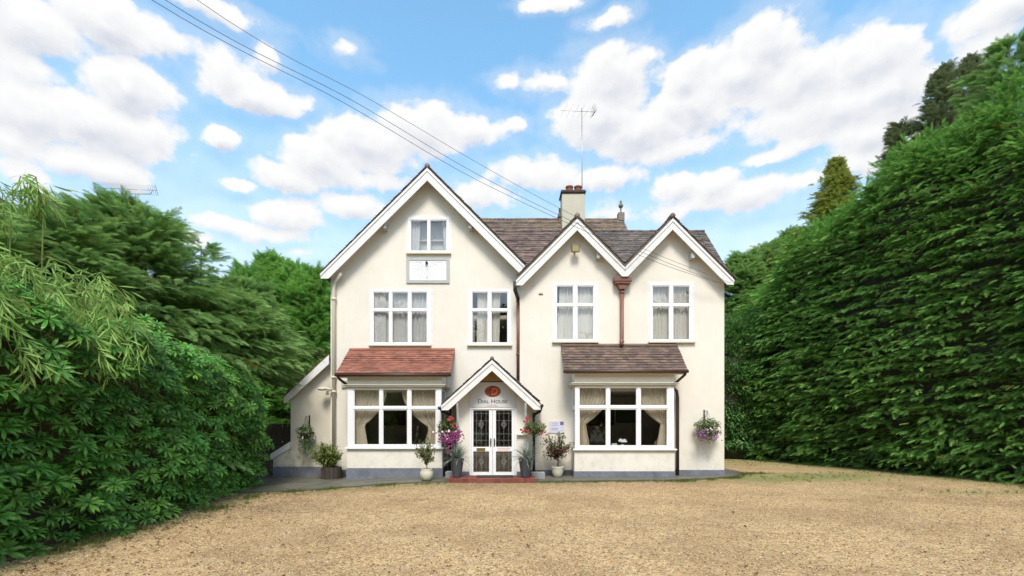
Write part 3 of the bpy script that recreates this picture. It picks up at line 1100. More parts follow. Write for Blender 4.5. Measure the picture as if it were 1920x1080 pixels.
WINS = {  # name: (plane, outer, sill, columns, rows)
    'attic': (DL, (766, 842, 408, 474), (762, 846), [(771, 801), (807, 837)], [(414, 470)]),
    'triple': (DL, (696, 807, 545, 646), (692, 809), [(701, 729), (736, 764.5), (772, 800)], [(549, 578), (585, 642)]),
    'landing': (DL, (880, 957.5, 545, 646), (876, 960), [(886, 914), (922, 951)], [(549, 578), (585, 642)]),
    'middle': (DR, (1039, 1118, 532, 640), (1035, 1122), [(1044.5, 1074), (1083, 1112)], [(537.5, 568.5), (576, 636)]),
    'right': (DR, (1218, 1298, 532, 640), (1215, 1303), [(1224, 1254), (1262.5, 1292)], [(537.5, 568.5), (576, 636)]),
}
holesL = [rect(*pr_(*WINS[k][1], DL)) for k in ('attic', 'triple', 'landing')]
holesR = [rect(*pr_(*WINS[k][1], DR)) for k in ('middle', 'right')]
holesL.append(rect(-4.7, -2.08, 0.80, 2.62))
holesL.append(rect(-1.25, 0.33, 0.05, 2.2))
holesR.append(rect(2.2, 4.85, 0.80, 2.62))

lx0, lx1 = X(620, DL), 0.36
rx0, rx1 = X(974.5, DR), X(1358, DR)
AX, AZ = -2.533, 9.66                      # left gable ridge
G1X, G2X, GZr = X(1082.5, 14.7), X(1261.5, 14.7), 7.965
VX = (G1X + G2X) / 2
zl = lambda x: AZ - abs(x - AX) - 0.13
zr1 = lambda x: GZr - abs(x - G1X) - 0.12
zr2 = lambda x: GZr - abs(x - G2X) - 0.12
wl = MB().slab([(lx0, GL), (lx1, GL), (lx1, zl(lx1)), (AX, AZ - 0.13), (lx0, zl(lx0))], DL, DL + 0.28, holesL)
wl.build('wall', M['cream'], house, label='cream rendered left gable wall')
wr = MB().slab([(rx0, GR), (rx1, GR), (rx1, zr2(rx1)), (G2X, GZr - .12), (VX, zr1(VX)), (G1X, GZr - .12), (rx0, zr1(rx0))], DR, DR + 0.28, holesR)
wr.box(rx0, rx0 + .2, DR + .28, DL - 0.003, GR, 5.9)
wr.build('wall', M['cream'], house, label='cream rendered right wall under twin gables')
sw = MB().slab([(0, 0), (0, 1), (1, 1)], 0, .001) if False else MB()
sw.box(lx0, lx0 + .25, DL + .285, 20, GL, zl(lx0) - .05)
sw.box(rx1 - .25, rx1, DR + .285, 19.5, GR, 5.8)
n_ = [(14.98 + .31, 5.8), (19.2, 5.8), (17.1, 8.1)]
sw.prism_x(n_, rx1 - .25, rx1)
sw.box(lx0, rx1, 20.0, 20.25, GL, 6.2)
sw.build('wall', M['cream'], house, label='cream side and back walls')

# plinths, 12 mm proud of the render
pl = MB()
pl.box(lx0 - .012, X(845, DL), DL - .03, DL, -.3, Z(880.5, DL))
pl.box(rx0 - .01, rx1 + .015, DR - .03, DR, -.3, Z(881, DR))
pl.box(rx1 + .0, rx1 + .015, DR, 19, -.3, Z(881, DR))
pl.build('plinth', M['plinth'], house, bevel=.006)

# rooms
ro = MB()
for z in (0.0, 2.78, 5.12):
    ro.box(lx0 + .26, 0.55, DL + .29, 19.9, z - .12, z)
    ro.box(0.56, rx1 - .26, DR + .29, 19.9, z - .12, z)
ro.box(-1.78, -1.68, DL + .3, 19.9, 0.01, 2.65)
ro.box(0.45, 0.55, DL + .3, 19.9, 0.01, 5)
ro.box(-1.2, -1.1, DL + .3, 19.9, 2.79, 5)
ro.box(4.0, 4.1, DL + .3, 19.9, 2.79, 5)
ro.box(lx0 + .26, rx1 - .26, 18.6, 18.7, 0.01, 5.1)
ro.box(-4.4, -.7, 18.6, 18.7, 5.13, 7)
ro.box(-3.9, -1.2, DL + .3, 18.6, 7.55, 7.6)
ro.build('interior', M['roomwall'], house)
ro = MB()
ro.box(lx0 + .27, 0.44, DL + .3, 18.55, 0.012, 0.02)
ro.box(.57, rx1 - .28, DR + .3, 18.55, 0.012, 0.02)
ro.build('carpet', M['roomfloor'], house)


def curtain(name, win, y, z0, z1, xl, xr, mat, folds=8, amp=0.03, hem=0.0):
    """hanging cloth between the edges xl(v), xr(v), v = 0 at the top"""
    nu, nv = max(24, folds * 6), 20
    v, f = [], []
    ph = random.uniform(0, 6)
    for j in range(nv + 1):
        t = j / nv
        a, b = xl(t), xr(t)
        for i in range(nu + 1):
            u = i / nu
            w_ = u * folds * 2 * PI + ph + 0.6 * math.sin(t * 3 + u * 5)
            sc = amp * (0.6 + 0.4 * math.sin(u * 9 + ph))
            v.append((a + (b - a) * u + 0.3 * sc * math.sin(w_ * .5 + t), y + sc * math.sin(w_), z1 + (z0 - z1) * t + hem * math.sin(u * 7)))
    for j in range(nv):
        for i in range(nu):
            a = j * (nu + 1) + i
            f.append((a, a + 1, a + nu + 2, a + nu + 1))
    me = MB().add(v, f, True).mesh(name)
    return link(name, me, mat, win)


def window(d, outer, sill, cols, rows, label, top=0.0):
    x0, x1, z0, z1 = pr_(*outer, d)
    e = 1.6 / F * d
    hb = [rect(X(a, d) - e, X(b, d) + e, Z(q, d) - e, Z(p, d) + e) for a, b in cols for p, q in rows]
    hs_ = [rect(X(a, d), X(b, d), Z(q, d), Z(p, d)) for a, b in cols for p, q in rows]
    m = MB().slab(rect(x0 - .012, x1 + .012, z0, z1 + .012), d - .022, d + .05, hb)
    w_ = m.build('window', M['white'], house, label=label, bevel=.004)
    c = MB()
    for ho, hi in zip(hb, hs_):
        c.slab(ho, d - .006, d + .045, [hi])
    c.build('casement', M['white'], w_)
    # outer architrave, flush-painted moulding round the frame
    a = MB().slab(rect(x0 - .07, x1 + .07, z0 - .02, z1 + .07), d - .008, d + .02, [rect(x0 - .013, x1 + .013, z0 - .001, z1 + .013)])
    a.build('architrave', M['white_wood'], w_)
    for a_, b_ in cols:
        for p, q in rows:
            MB().box(X(a_, d) - .005, X(b_, d) + .005, d + .016, d + .022, Z(q, d) - .005, Z(p, d) + .005).build('pane', M['glass'], w_)
    if sill:
        s0, s1 = X(sill[0], d), X(sill[1], d)
        MB().box(s0, s1, d - .09, d + .03, z0 - .055, z0 - .003).build('sill', M['sillpaint'], w_, bevel=.006)
    return w_, (x0, x1, z0, z1)


labs = {'attic': 'small white attic casement under the gable peak', 'triple': 'white three light window over the red bay roof',
        'landing': 'white four pane window over the porch, curtains drawn to the middle', 'middle': 'white four pane window left of the rusty hopper pipe',
        'right': 'white four pane window right of the rusty hopper pipe'}
for k, (d, outer, sill, cols, rows) in WINS.items():
    w_, (x0, x1, z0, z1) = window(d, outer, sill, cols, rows, labs[k])
    yc = d + .14
    if k == 'attic':
        curtain('curtain', w_, yc, z0, z1, lambda t: x0, lambda t: x0 + .36 - .05 * t, M['net'], 5)
        curtain('curtain', w_, yc, z0, z1, lambda t: x1 - .26 + .08 * t, lambda t: x1, M['net'], 4)
        curtain('sky_reflection_sheet', w_, yc + .25, z0, z1, lambda t: x0, lambda t: x1, M['net'], 1, .004)  # pale sheet imitates the sky mirrored in the attic panes
    elif k == 'triple':
        curtain('curtain', w_, yc, z0, z1, lambda t: x0, lambda t: x1, M['net'], 16, .03)
        curtain('curtain', w_, yc - .06, z0, z1, lambda t: x0, lambda t: x0 + .45, M['net'], 5, .025)
    elif k == 'landing':
        xm = (x0 + x1) / 2
        curtain('curtain', w_, yc, z0, z1, lambda t: x0 + .24 - .03 * t, lambda t: xm - .01, M['curtain'], 4, .035)
        curtain('curtain', w_, yc, z0, z1, lambda t: xm + .03, lambda t: xm + .33 - .04 * t, M['curtain'], 4, .035)
    elif k == 'middle':
        xm = (x0 + x1) / 2
        curtain('curtain', w_, yc, z0, z1, lambda t: x0 + .17 - .13 * t * t, lambda t: xm, M['curtain'], 6, .04)
        curtain('curtain', w_, yc, z0, z1, lambda t: xm, lambda t: x1 - .05, M['curtain'], 5, .025)
    else:
        xm = (x0 + x1) / 2
        curtain('curtain', w_, yc, z0, z1, lambda t: x0, lambda t: xm + .02, M['curtain'], 7, .03)
        curtain('curtain', w_, yc, z0, z1, lambda t: xm + .02, lambda t: x1 - .06 + .03 * t, M['curtain'], 7, .03)

# ---- roofs
def tile_rows(mb, o, A, LA, D, LD, gauge=0.105, wid=0.17, th=0.016, jit=1.0, rnd=None):
    """overlapping tiles on a plane: o top corner, A unit vector along the eaves, D unit vector down the slope"""
    rnd = rnd or random.Random(3)
    A, D, o = Vector(A), Vector(D), Vector(o)
    Nn = A.cross(D)
    if Nn.z < 0:
        Nn = -Nn
    rows, cols = int(LD / gauge), int(LA / wid)
    for r in range(rows):
        off = (0.5 if r % 2 else 0) * wid
        sag = 0.006 * math.sin(r * 1.7)
        for c in range(-1 if off else 0, cols + 1):
            a0 = max(0, c * wid + off)
            a1 = min(LA, (c + 1) * wid + off - 0.004)
            if a1 - a0 < 0.03:
                continue
            s = (r + 0.5) * gauge + 0.03 + rnd.uniform(-.005, .005) * jit
            th_ = 0.13 + rnd.uniform(-.03, .04) * jit
            dd = (D * math.cos(th_) + Nn * math.sin(th_)).normalized()
            nn = (Nn * math.cos(th_) - D * math.sin(th_)).normalized()
            cc = o + A * ((a0 + a1) / 2) + D * s + Nn * (0.018 + sag + rnd.uniform(-.003, .004) * jit)
            mb.obox(cc, A, dd, nn, (a1 - a0) / 2, gauge * 0.72, th / 2)
    return mb


def ridge(mb, a, b, r=0.085, seg=0.32):
    a, b = Vector(a), Vector(b)
    L = (b - a).length
    n = max(1, int(L / seg))
    for i in range(n):
        p, q = a.lerp(b, i / n), a.lerp(b, (i + 1) / n)
        dz = random.uniform(-.008, .008)
        mb.tube([p + Vector((0, 0, dz)), q - (b - a).normalized() * 0.012 + Vector((0, 0, dz))], r, 8)


def gable_roof(xc, zr, xl, xr, y0, y1, label, mat=M['tile_brown'], m=1.0, tiles=True):
    t = 0.10
    mb = MB()
    mb.slab([(xc, zr), (xl, zr - m * (xc - xl)), (xl + .0, zr - m * (xc - xl) - t), (xc, zr - t * 1.3), (xr, zr - m * (xr - xc) - t), (xr, zr - m * (xr - xc))], y0, y1)
    ro_ = mb.build('roof', M['tile_dark'], house, label=label)
    tb = MB()
    c = math.sqrt(1 + m * m)
    tile_rows(tb, (xc, y0 - .03, zr), (0, 1, 0), y1 - y0, (-1 / c, 0, -m / c), (xc - xl) * c, 0.11, 0.18)
    tile_rows(tb, (xc, y0 - .03, zr), (0, 1, 0), y1 - y0, (1 / c, 0, -m / c), (xr - xc) * c, 0.11, 0.18)
    ridge(tb, (xc, y0 - .04, zr + .0), (xc, y1, zr + .0))
    tb.build('tiles', mat, ro_, kind='stuff')
    return ro_


gable_roof(AX, AZ, X(601.5, 15.0), X(987, 15.0), 15.03, 20.3, 'brown tiled roof of the tall left gable')
# right slopes of the two smaller gables overlap at a valley
gable_roof(G1X, GZr, X(968.5, 14.7), VX, 14.73, 16.6, 'brown tiled roof of the middle gable')
gable_roof(G2X, GZr, VX, X(1376, 14.7), 14.73, 16.6, 'brown tiled roof of the right gable')

A0, A1 = (14.92, 6.06), (17.1, 8.43)       # cross roof behind the twin gables: eaves and ridge (y, z)
aL, aR = -1.4, 6.99
Dn = Vector((0, A0[0] - A1[0], A0[1] - A1[1]))
LD = Dn.length
Dn.normalize()
a_at = lambda y: A1[1] + (y - A1[0]) * Dn.z / Dn.y
ar = MB()
for (xa_, xb_, ye_) in ((aL, .355, 15.66), (.356, 6.74, 15.06), (6.741, aR, 14.86)):
    ar.prism_x([(A1[0], A1[1]), (ye_, a_at(ye_)), (ye_, a_at(ye_) - .12), (A1[0], A1[1] - .15), (19.4, 5.9), (19.4, 6.05)], xa_, xb_)
ar_o = ar.build('roof', M['tile_dark'], house, label='long brown tiled cross roof behind the twin gables')
split = 2.55                               # left of the middle gable the tiles are pinker, right of it greyer
ld_ = lambda y: (A1[0] - y) / -Dn.y
t1 = tile_rows(MB(), (aL, A1[0], A1[1]), (1, 0, 0), .355 - aL, Dn, ld_(15.72), 0.105, 0.17, .02)
tile_rows(t1, (.356, A1[0], A1[1]), (1, 0, 0), split - .356, Dn, ld_(15.1), 0.105, 0.17, .02)
t1.build('tiles', M['tile_brown'], ar_o, kind='stuff')
t2 = tile_rows(MB(), (split, A1[0], A1[1]), (1, 0, 0), 6.74 - split, Dn, ld_(15.1), 0.105, 0.17, .02)
tile_rows(t2, (6.741, A1[0], A1[1]), (1, 0, 0), aR - 6.741, Dn, ld_(14.86), 0.105, 0.125, .02)
ridge(t2, (aL, A1[0], A1[1] + .01), (aR, A1[0], A1[1] + .01), .07)
t2.build('tiles', M['tile_dark'], ar_o, kind='stuff')
bR = 4.46
br = MB().prism_x([(18.6, 9.50), (16.95, 7.85), (16.95, 7.7), (18.6, 9.35), (20.3, 7.7), (20.3, 7.85)], -2.4, bR)
br_o = br.build('roof', M['tile_dark'], house, label='higher lichened rear roof behind the chimney')
t3 = tile_rows(MB(), (-2.4, 18.6, 9.50), (1, 0, 0), bR + 2.4, (0, -.7071, -.7071), 1.9, 0.115, 0.18, .022)
ridge(t3, (-2.4, 18.6, 9.51), (bR, 18.6, 9.51), .07)
t3.build('tiles', M['tile_old'], br_o, kind='stuff')
MB().prism_x([(17.0, 7.7), (20.2, 7.7), (18.6, 9.3)], bR - .3, bR - .1).build('wall', M['cream'], house)
# finial at the right end of the rear ridge
fb = MB()
fx, fy, fz = bR - .1, 18.6, 9.5
fb.box(fx - .12, fx + .12, fy - .12, fy + .12, fz - .05, fz + .26)
fb.lathe((fx, fy, fz + .26), [(.09, 0), (.05, .03), (.03, .08), (.03, .20), (.075, .24), (.095, .30), (.06, .37), (.035, .42), (.05, .45), (.01, .52)], 12)
fb.build('finial', M['stone'], house, bevel=.01)

# barge boards
def barge(xa, za, xt, zt, vt, y, inner_slope, label=None, flat=0.13):
    """xa,za peak; xt,zt top of the tip; vt vertical thickness at the peak"""
    zb = zt - flat
    s = (za - zt) / (xa - xt)
    xi = xa - (za - vt - zb) / s
    m = MB().slab([(xa, za), (xt, zt), (xt, zb), (xi, zb), (xa, za - vt)], y, y + .035)
    o = m.build('barge_board', M['white_wood'], house, label=label, bevel=.004)
    # moulding along the top edge
    nx = 1 if xt > xa else -1
    h = .085
    MB().slab([(xa, za + .015), (xt + nx * .01, zt + .015), (xt + nx * .01, zt - h + .02), (xa, za - h)], y - .022, y - .002).build('moulding', M['white_wood'], o, bevel=.003)
    return o


y = 15.0
barge(AX, 9.567, X(601, y), Z(514.5, y), .37, y, 1)
barge(AX, 9.567, X(987, y), Z(503, y), .37, y, 1)
y = 14.7
barge(G1X, Z(411.5, y), X(968, y), Z(527, y), .325, y, 1)
barge(G1X, Z(411.5, y), VX, Z(503.5, y), .325, y, 1, flat=.24)
barge(G2X, Z(410.5, y), VX + .001, Z(503.5, y), .325, y, 1, flat=.24)
barge(G2X, Z(410.5, y), X(1376, y), Z(526, y), .325, y, 1)
# soffits between barge and wall, purlin ends
sf = MB()
for (xa, za, xl_, xr_, y0, y1) in ((AX, AZ - .12, X(604, 15), X(985, 15), 15.036, DL - .002), (G1X, GZr - .11, X(972, 14.7), VX, 14.736, DR - .002), (G2X, GZr - .11, VX, X(1373, 14.7), 14.736, DR - .002)):
    for xe in (xl_, xr_):
        ze = za - abs(xe - xa)
        sf.slab([(xa, za), (xe, ze), (xe, ze - .03), (xa, za - .03)] if xe < xa else [(xa, za), (xa, za - .03), (xe, ze - .03), (xe, ze)], y0, y1)
sf.build('soffit', M['white_wood'], house)
for (px, py, d) in ((721, 424, 15.1), (882, 424, 15.1), (1122, 480, 14.8), (1299, 480, 14.8)):
    c = P(px, py, d)
    MB().box(c.x - .05, c.x + .05, d - .03, d + .25, c.z - .07, c.z + .09).build('purlin_end', M['greytrim'], house, bevel=.004)
c = P(636, 512, 15.2)

# ---- chimney, pots
CHY = 18.0
cx0, cx1 = X(1054, CHY), X(1096.5, CHY)
ch = MB().box(cx0, cx1, CHY, CHY + .62, 7.6, Z(363, CHY)).build('chimney', M['chimneyrender'], house, bevel=.012)
cb = MB()
zt = Z(363, CHY)
for i in range(3):
    e = (.02, .05, .03)[i]
    zz = zt + i * .045
    nb = 4
    wbr = (cx1 - cx0 + 2 * e) / nb
    for k in range(nb):
        cb.box(cx0 - e + k * wbr, cx0 - e + (k + 1) * wbr - .008, CHY - e + random.uniform(-.004, .004), CHY + .62 + e, zz + .003, zz + .042)
cb.box(cx0, cx1, CHY, CHY + .62, zt, zt + .135)
cb.build('corbel', M['chimneybrick'], ch, kind='stuff')
for px in (1067.5, 1083.5):
    MB().lathe((X(px, CHY + .3), CHY + .3, zt + .11), [(.135, 0), (.13, .04), (.125, .24), (.145, .25), (.15, .29), (.135, .30), (.12, .29), (.115, .1)], 20).build('chimney_pot', M['terracotta'], ch)
s = MB()
s.box(X(1047, 18.5), X(1056, 18.5), 18.4, 18.8, 9.3, Z(400, 18.5))
s.box(X(1045.5, 18.5), X(1056, 18.5), 18.36, 18.84, Z(409, 18.5), Z(405, 18.5))
s.lathe((X(1052, 18.5), 18.6, Z(401, 18.5)), [(.085, 0), (.08, .2), (.095, .24), (.07, .25)], 12)
s.build('chimney', M['stone'], house, label='short old brick chimney half hidden behind the rendered one')

# ---- bays
def bay(x0, x1, zs, zh, ze, px_cols, rows, frame_px, wall_y, label):
    """square bay: wall, frame, returns, cornice; fronts at DB"""
    b = MB()
    base = -.3
    b.box(x0, x1, DB, DB + .12, base, zs - .05)
    b.box(x0, x0 + .12, DB + .12, wall_y - .002, base, zs - .05)
    b.box(x1 - .12, x1, DB + .12, wall_y - .002, base, zs - .05)
    bw = b.build('bay_wall', M['cream'], house, label=label, bevel=.006)
    b = MB()
    b.box(x0 + .01, x1 - .01, DB, DB + .14, zh + .02, ze + .12)
    b.box(x0 + .01, x0 + .13, DB + .14, wall_y - .002, zh + .02, ze + .12)
    b.box(x1 - .13, x1 - .01, DB + .14, wall_y - .002, zh + .02, ze + .12)
    b.box(x0 + .13, x1 - .13, DB + .14, wall_y, zh + .03, zh + .08)
    b.build('bay_head', M['cream'], bw, bevel=.006)
    p = MB()
    zp = Z(883.5, DB) if x0 > 0 else Z(877.5, DB)
    p.box(x0 - .015, x1 + .015, DB - .015, DB - .001, -.3, zp)
    p.box(x0 - .015, x0 - .001, DB, wall_y - .03, -.3, zp)
    p.box(x1 + .001, x1 + .015, DB, wall_y - .03, -.3, zp)
    p.build('plinth', M['plinth'], bw, bevel=.004)
    co = MB()
    for (pr, z0, z1) in ((.03, zh + .005, zh + .035), (.085, zh + .045, zh + .08), (.11, zh + .085, zh + .105)):
        co.box(x0 - pr, x1 + pr, DB - pr, DB - .001, z0, z1)
        co.box(x0 - pr, x0 - .001, DB, wall_y - .001, z0, z1)
        co.box(x1 + .001, x1 + pr, DB, wall_y - .001, z0, z1)
    co.build('cornice', M['sillpaint'], bw, bevel=.005)
    MB().box(x0 - .05, x1 + .05, DB - .07, DB + .14, zs - .045, zs + .0).build('sill', M['white'], bw, bevel=.006)
    MB().box(x0 + .13, x1 - .13, DB + .145, wall_y + .3, zs - .045, zs - .005).build('window_board', M['white'], bw)
    # front frame
    d = DB
    e = 2.0 / F * d
    hs_ = [rect(X(a, d), X(c_, d), Z(q, d), Z(p_, d)) for a, c_ in px_cols for p_, q in rows]
    hb = [rect(X(a, d) - e, X(c_, d) + e, Z(q, d) - e, Z(p_, d) + e) for a, c_ in px_cols for p_, q in rows]
    fr = MB().slab(rect(x0 + .02, x1 - .02, zs + .002, zh), d - .01, d + .06, hb)
    wn = fr.build('window', M['white'], house, label=label.replace('wall', 'window') + ', six panes', bevel=.004)
    c = MB()
    for ho, hi in zip(hb, hs_):
        c.slab(ho, d + .008, d + .055, [hi])
    c.build('casement', M['white'], wn)
    for h in hs_:
        MB().box(h[0][0] - .004, h[1][0] + .004, d + .027, d + .033, h[0][1] - .004, h[2][1] + .004).build('pane', M['glass'], wn)
    # side lights
    zr = [(Z(q, d), Z(p_, d)) for p_, q in rows]
    for xx, sg in ((x0 + .02, 1), (x1 - .02, -1)):
        ya, yb = DB + .061, wall_y - .003
        sm = MB()
        lo, hi = (xx, xx + .06) if sg > 0 else (xx - .06, xx)
        sm.box(lo, hi, ya, ya + .08, zs + .002, zh)
        sm.box(lo, hi, yb - .1, yb, zs + .002, zh)
        zz = [zs + .002] + [v_ for r_ in sorted(zr) for v_ in r_] + [zh]
        for k in range(0, len(zz), 2):
            sm.box(lo + .001, hi - .001, ya + .08, yb - .1, zz[k], zz[k + 1])
        so = sm.build('side_light', M['white'], house)
        for a_, b_ in zr:
            MB().box(xx + sg * .027 - .003, xx + sg * .027 + .003, ya + .08, yb - .1, a_, b_).build('pane', M['glass'], so)
    return bw, wn


colsL = [(664.5, 710.5), (718.5, 763), (771.5, 816.5)]
colsR = [(1087, 1136), (1144.5, 1193), (1202, 1250.5)]
bxl, bxr = (X(650.5, DB), X(829, DB)), (X(1077, DB), X(1265, DB))
zsL, zsR = Z(839, DB), Z(841.5, DB)
bwL, bnL = bay(*bxl, zsL, Z(728, DB), 3.0, colsL, [(731, 761), (769, 833)], None, DL, 'left bay wall under the red tiled roof')
bwR, bnR = bay(*bxr, zsR, Z(724.5, DB), 3.1, colsR, [(727.5, 759.5), (768, 835)], None, DR, 'right bay wall under the brown tiled roof')


def bay_roof(x0, x1, yt, zt, ye, ze, mat, label, gauge, th=.017):
    """lean-to roof whose every tile is a piece of its own"""
    b = MB().prism_x([(yt, zt), (ye + .02, ze), (ye + .02, ze - .035), (yt, zt - .06)], x0 + .01, x1 - .01)
    r = b.build('bay_roof', M['tile_dark'], house, label=label)
    D = Vector((0, ye - yt, ze - zt))
    L = D.length
    D.normalize()
    A = Vector((1, 0, 0))
    Nn = A.cross(D)
    if Nn.z < 0: Nn = -Nn
    rows = int(L / gauge)
    g_ = L / rows
    wd = (x1 - x0) / 21
    me = MB().box(-wd / 2 + .002, wd / 2 - .002, -g_ * .85, g_ * .62, -th / 2, th / 2).mesh('tile')
    me.materials.append(mat)
    hm = MB().box(-wd / 4 + .002, wd / 4 - .002, -g_ * .85, g_ * .62, -th / 2, th / 2).mesh('tile')
    hm.materials.append(mat)
    for k in range(rows):
        half = k % 2
        xsn = [(x0 + wd * (i + .5), me) for i in range(21)] if not half else \
            [(x0 + wd / 4, hm)] + [(x0 + wd * (i + 1), me) for i in range(20)] + [(x1 - wd / 4, hm)]
        for xx, m_ in xsn:
            o = bpy.data.objects.new('tile', m_)
            COL.objects.link(o)
            th_ = 0.13 + random.uniform(-.02, .03)
            dd = (D * math.cos(th_) + Nn * math.sin(th_)).normalized()
            nn = A.cross(dd)
            if nn.z < 0: nn = -nn
            pt = Vector((xx, yt, zt)) + D * (g_ * (k + .5)) + Nn * (.022 + .012 * math.sin(k * .6) + random.uniform(-.003, .004))
            o.parent = r
            o.matrix_basis = Matrix(((1, dd.x, nn.x, pt.x), (0, dd.y, nn.y, pt.y), (0, dd.z, nn.z, pt.z), (0, 0, 0, 1))) @ Matrix.Rotation(random.uniform(-.012, .012), 4, 'Z')
    fl = MB().prism_x([(yt, zt + .07), (yt - .02, zt + .07), (yt - .11, zt + .005), (yt - .1, zt - .03), (yt, zt - .03)], x0 + .01, x1 - .01)
    fl.build('flashing', mat, r)
    # fascia, soffit, gutter
    q = MB()
    q.box(x0 + .06, x1 - .06, ye + .05, ye + .08, ze - .12, ze - .02)
    q.build('fascia', M['sillpaint'], r)
    gt = MB()
    gt.tube([(x0 - .02, ye + .0, ze - .035), (x1 + .02, ye + .0, ze - .035)], .05, 10)
    gt.build('gutter', M['brownpipe'], r)
    return r


bay_roof(-5.07, -1.70, DL - .002, 3.94, 14.1, 3.06, M['tile_red'], 'bright red tiled lean-to roof over the left bay', .125)
bay_roof(1.64, 5.27, DR - .002, 4.02, 14.1, 3.16, M['tile_bay'], 'dark brown tiled lean-to roof over the right bay, orange streaked', .115)
# cheeks below the roofs
ck = MB()
for x0, x1, yw, ze, zt in ((bxl[0], bxl[1], DL, 3.0, 3.9), (bxr[0], bxr[1], DR, 3.1, 3.98)):
    for xx in (x0 + .02, x1 - .12):
        ck.prism_x([(DB + .05, ze + .125), (yw - .002, ze + .125), (yw - .002, zt - .12)], xx, xx + .1)
ck.build('bay_cheek', M['cream'], house)

# lace curtains tied back in the bays
def tieback(win, y, z0, z1, xe, xin, xtie, side, vt=.62, mat=M['lace']):
    """xe outer edge, xin inner edge at the top, xtie inner edge at the tie"""
    def inner(t):
        if t < vt:
            s_ = t / vt
            return xin + (xtie - xin) * (s_ ** 2.1)
        s_ = (t - vt) / (1 - vt)
        return xtie + (xin - xtie) * .16 * s_
    f_ = (lambda t: xe), inner
    if side > 0:
        curtain('curtain', win, y, z0, z1, inner, lambda t: xe, mat, 9, .03)
    else:
        curtain('curtain', win, y, z0, z1, lambda t: xe, inner, mat, 9, .03)


yb = DB + .2
tieback(bnL, yb, zsL, Z(728, DB), X(660, yb), X(726, yb), X(684, yb), -1)
tieback(bnL, yb, zsL, Z(728, DB), X(818, yb), X(752, yb), X(803, yb), 1, .66)
tieback(bnR, yb, zsR, Z(725, DB), X(1085, yb), X(1146, yb), X(1098, yb), -1, .6)
tieback(bnR, yb, zsR, Z(725, DB), X(1253, yb), X(1190, yb), X(1238, yb), 1, .6)

# ---- porch
PY = 14.2
px0, px1 = X(856, PY), X(992, PY)
pax = X(922.5, 13.75)
pslope = .905
pz = 3.394
po = MB()
zroof = lambda x: pz - .06 - pslope * abs(x - pax)
dx0, dx1, dz0, dz1 = pr_(880.5, 968.5, 764.5, 892, PY)
po.slab([(px0, -.2), (px1, -.2), (px1, zroof(px1) - .03), (pax, zroof(pax) - .03), (px0, zroof(px0) - .03)], PY, PY + .16, [rect(dx0, dx1, .05, dz1)])
po.box(px0, px0 + .14, PY + .16, DL - .002, -.2, zroof(px0) - .05)
po.box(px1 - .14, px1, PY + .16, DR - .002, -.2, zroof(px1) - .05)
porch = po.build('porch', M['cream'], house, label='gabled cream entrance porch')
pp = MB()
zp = Z(884, PY)
pp.box(px0 - .012, dx0 - .01, PY - .015, PY - .001, -.2, zp)
pp.box(dx1 + .01, px1 + .012, PY - .015, PY - .001, -.2, zp)
pp.box(px1, px1 + .012, PY, DR - .04, -.2, zp)
pp.box(px0 - .012, px0, PY, DL - .04, -.2, zp)
pp.build('plinth', M['plinth'], porch)
tn = MB().slab([(X(886, PY), Z(715.5, PY)), (X(960, PY), Z(715.5, PY)), (pax, Z(684, PY))], PY - .02, PY - .002)
for k in range(1, 4):
    pass
tn.build('gable_board', M['tan'], porch)
MB().box(X(886, PY) - .05, X(960, PY) + .05, PY - .03, PY - .003, Z(716.5, PY), Z(715, PY)).build('moulding', M['brownpipe'], porch)
sgz0, sgz1 = Z(763.5, PY), Z(716.8, PY)
sx0, sx1 = dx0 + .0, dx1 - .0
zc = lambda x: pz - .34 - pslope * abs(x - pax)
sb = MB().slab([(sx0, sgz0), (sx1, sgz0), (sx1, zroof(sx1) - .12), (X(960, PY), sgz1), (X(886, PY), sgz1), (sx0, zroof(sx0) - .12)], PY - .03, PY - .004)
sign = sb.build('sign_board', M['signboard'], house, bevel=.003)


def text(s_, size, x, z, y, mat, name, parent, align='CENTER', shear=0.0, bold=0.0, caps=None, sx=1.0, ext=0.002):
    cu = bpy.data.curves.new(name, 'FONT')
    cu.body = s_
    cu.size = size
    cu.align_x = align
    cu.shear = shear
    cu.extrude = ext
    cu.offset = bold
    if caps:
        cu.small_caps_scale = caps
        for i, c_ in enumerate(s_):
            if c_.islower():
                cu.body_format[i].use_small_caps = True
    o = bpy.data.objects.new('tmp', cu)
    COL.objects.link(o)
    dg = bpy.context.evaluated_depsgraph_get()
    me = bpy.data.meshes.new_from_object(o.evaluated_get(dg))
    bpy.data.objects.remove(o)
    me.transform(Matrix.Translation((x, y, z)) @ Matrix.Rotation(R(90), 4, 'X') @ Matrix.Diagonal((sx, 1, 1, 1)))
    me.materials.clear()
    return link(name, me, mat, parent)


oc = P(924, 734, PY)
def oval(cx, cz, rx, rz, y, th, mat, name, parent):
    pts = [(cx + rx * math.cos(2 * PI * k / 40), cz + rz * math.sin(2 * PI * k / 40)) for k in range(40)]
    return MB().slab(pts, y - th, y).build(name, mat, parent)


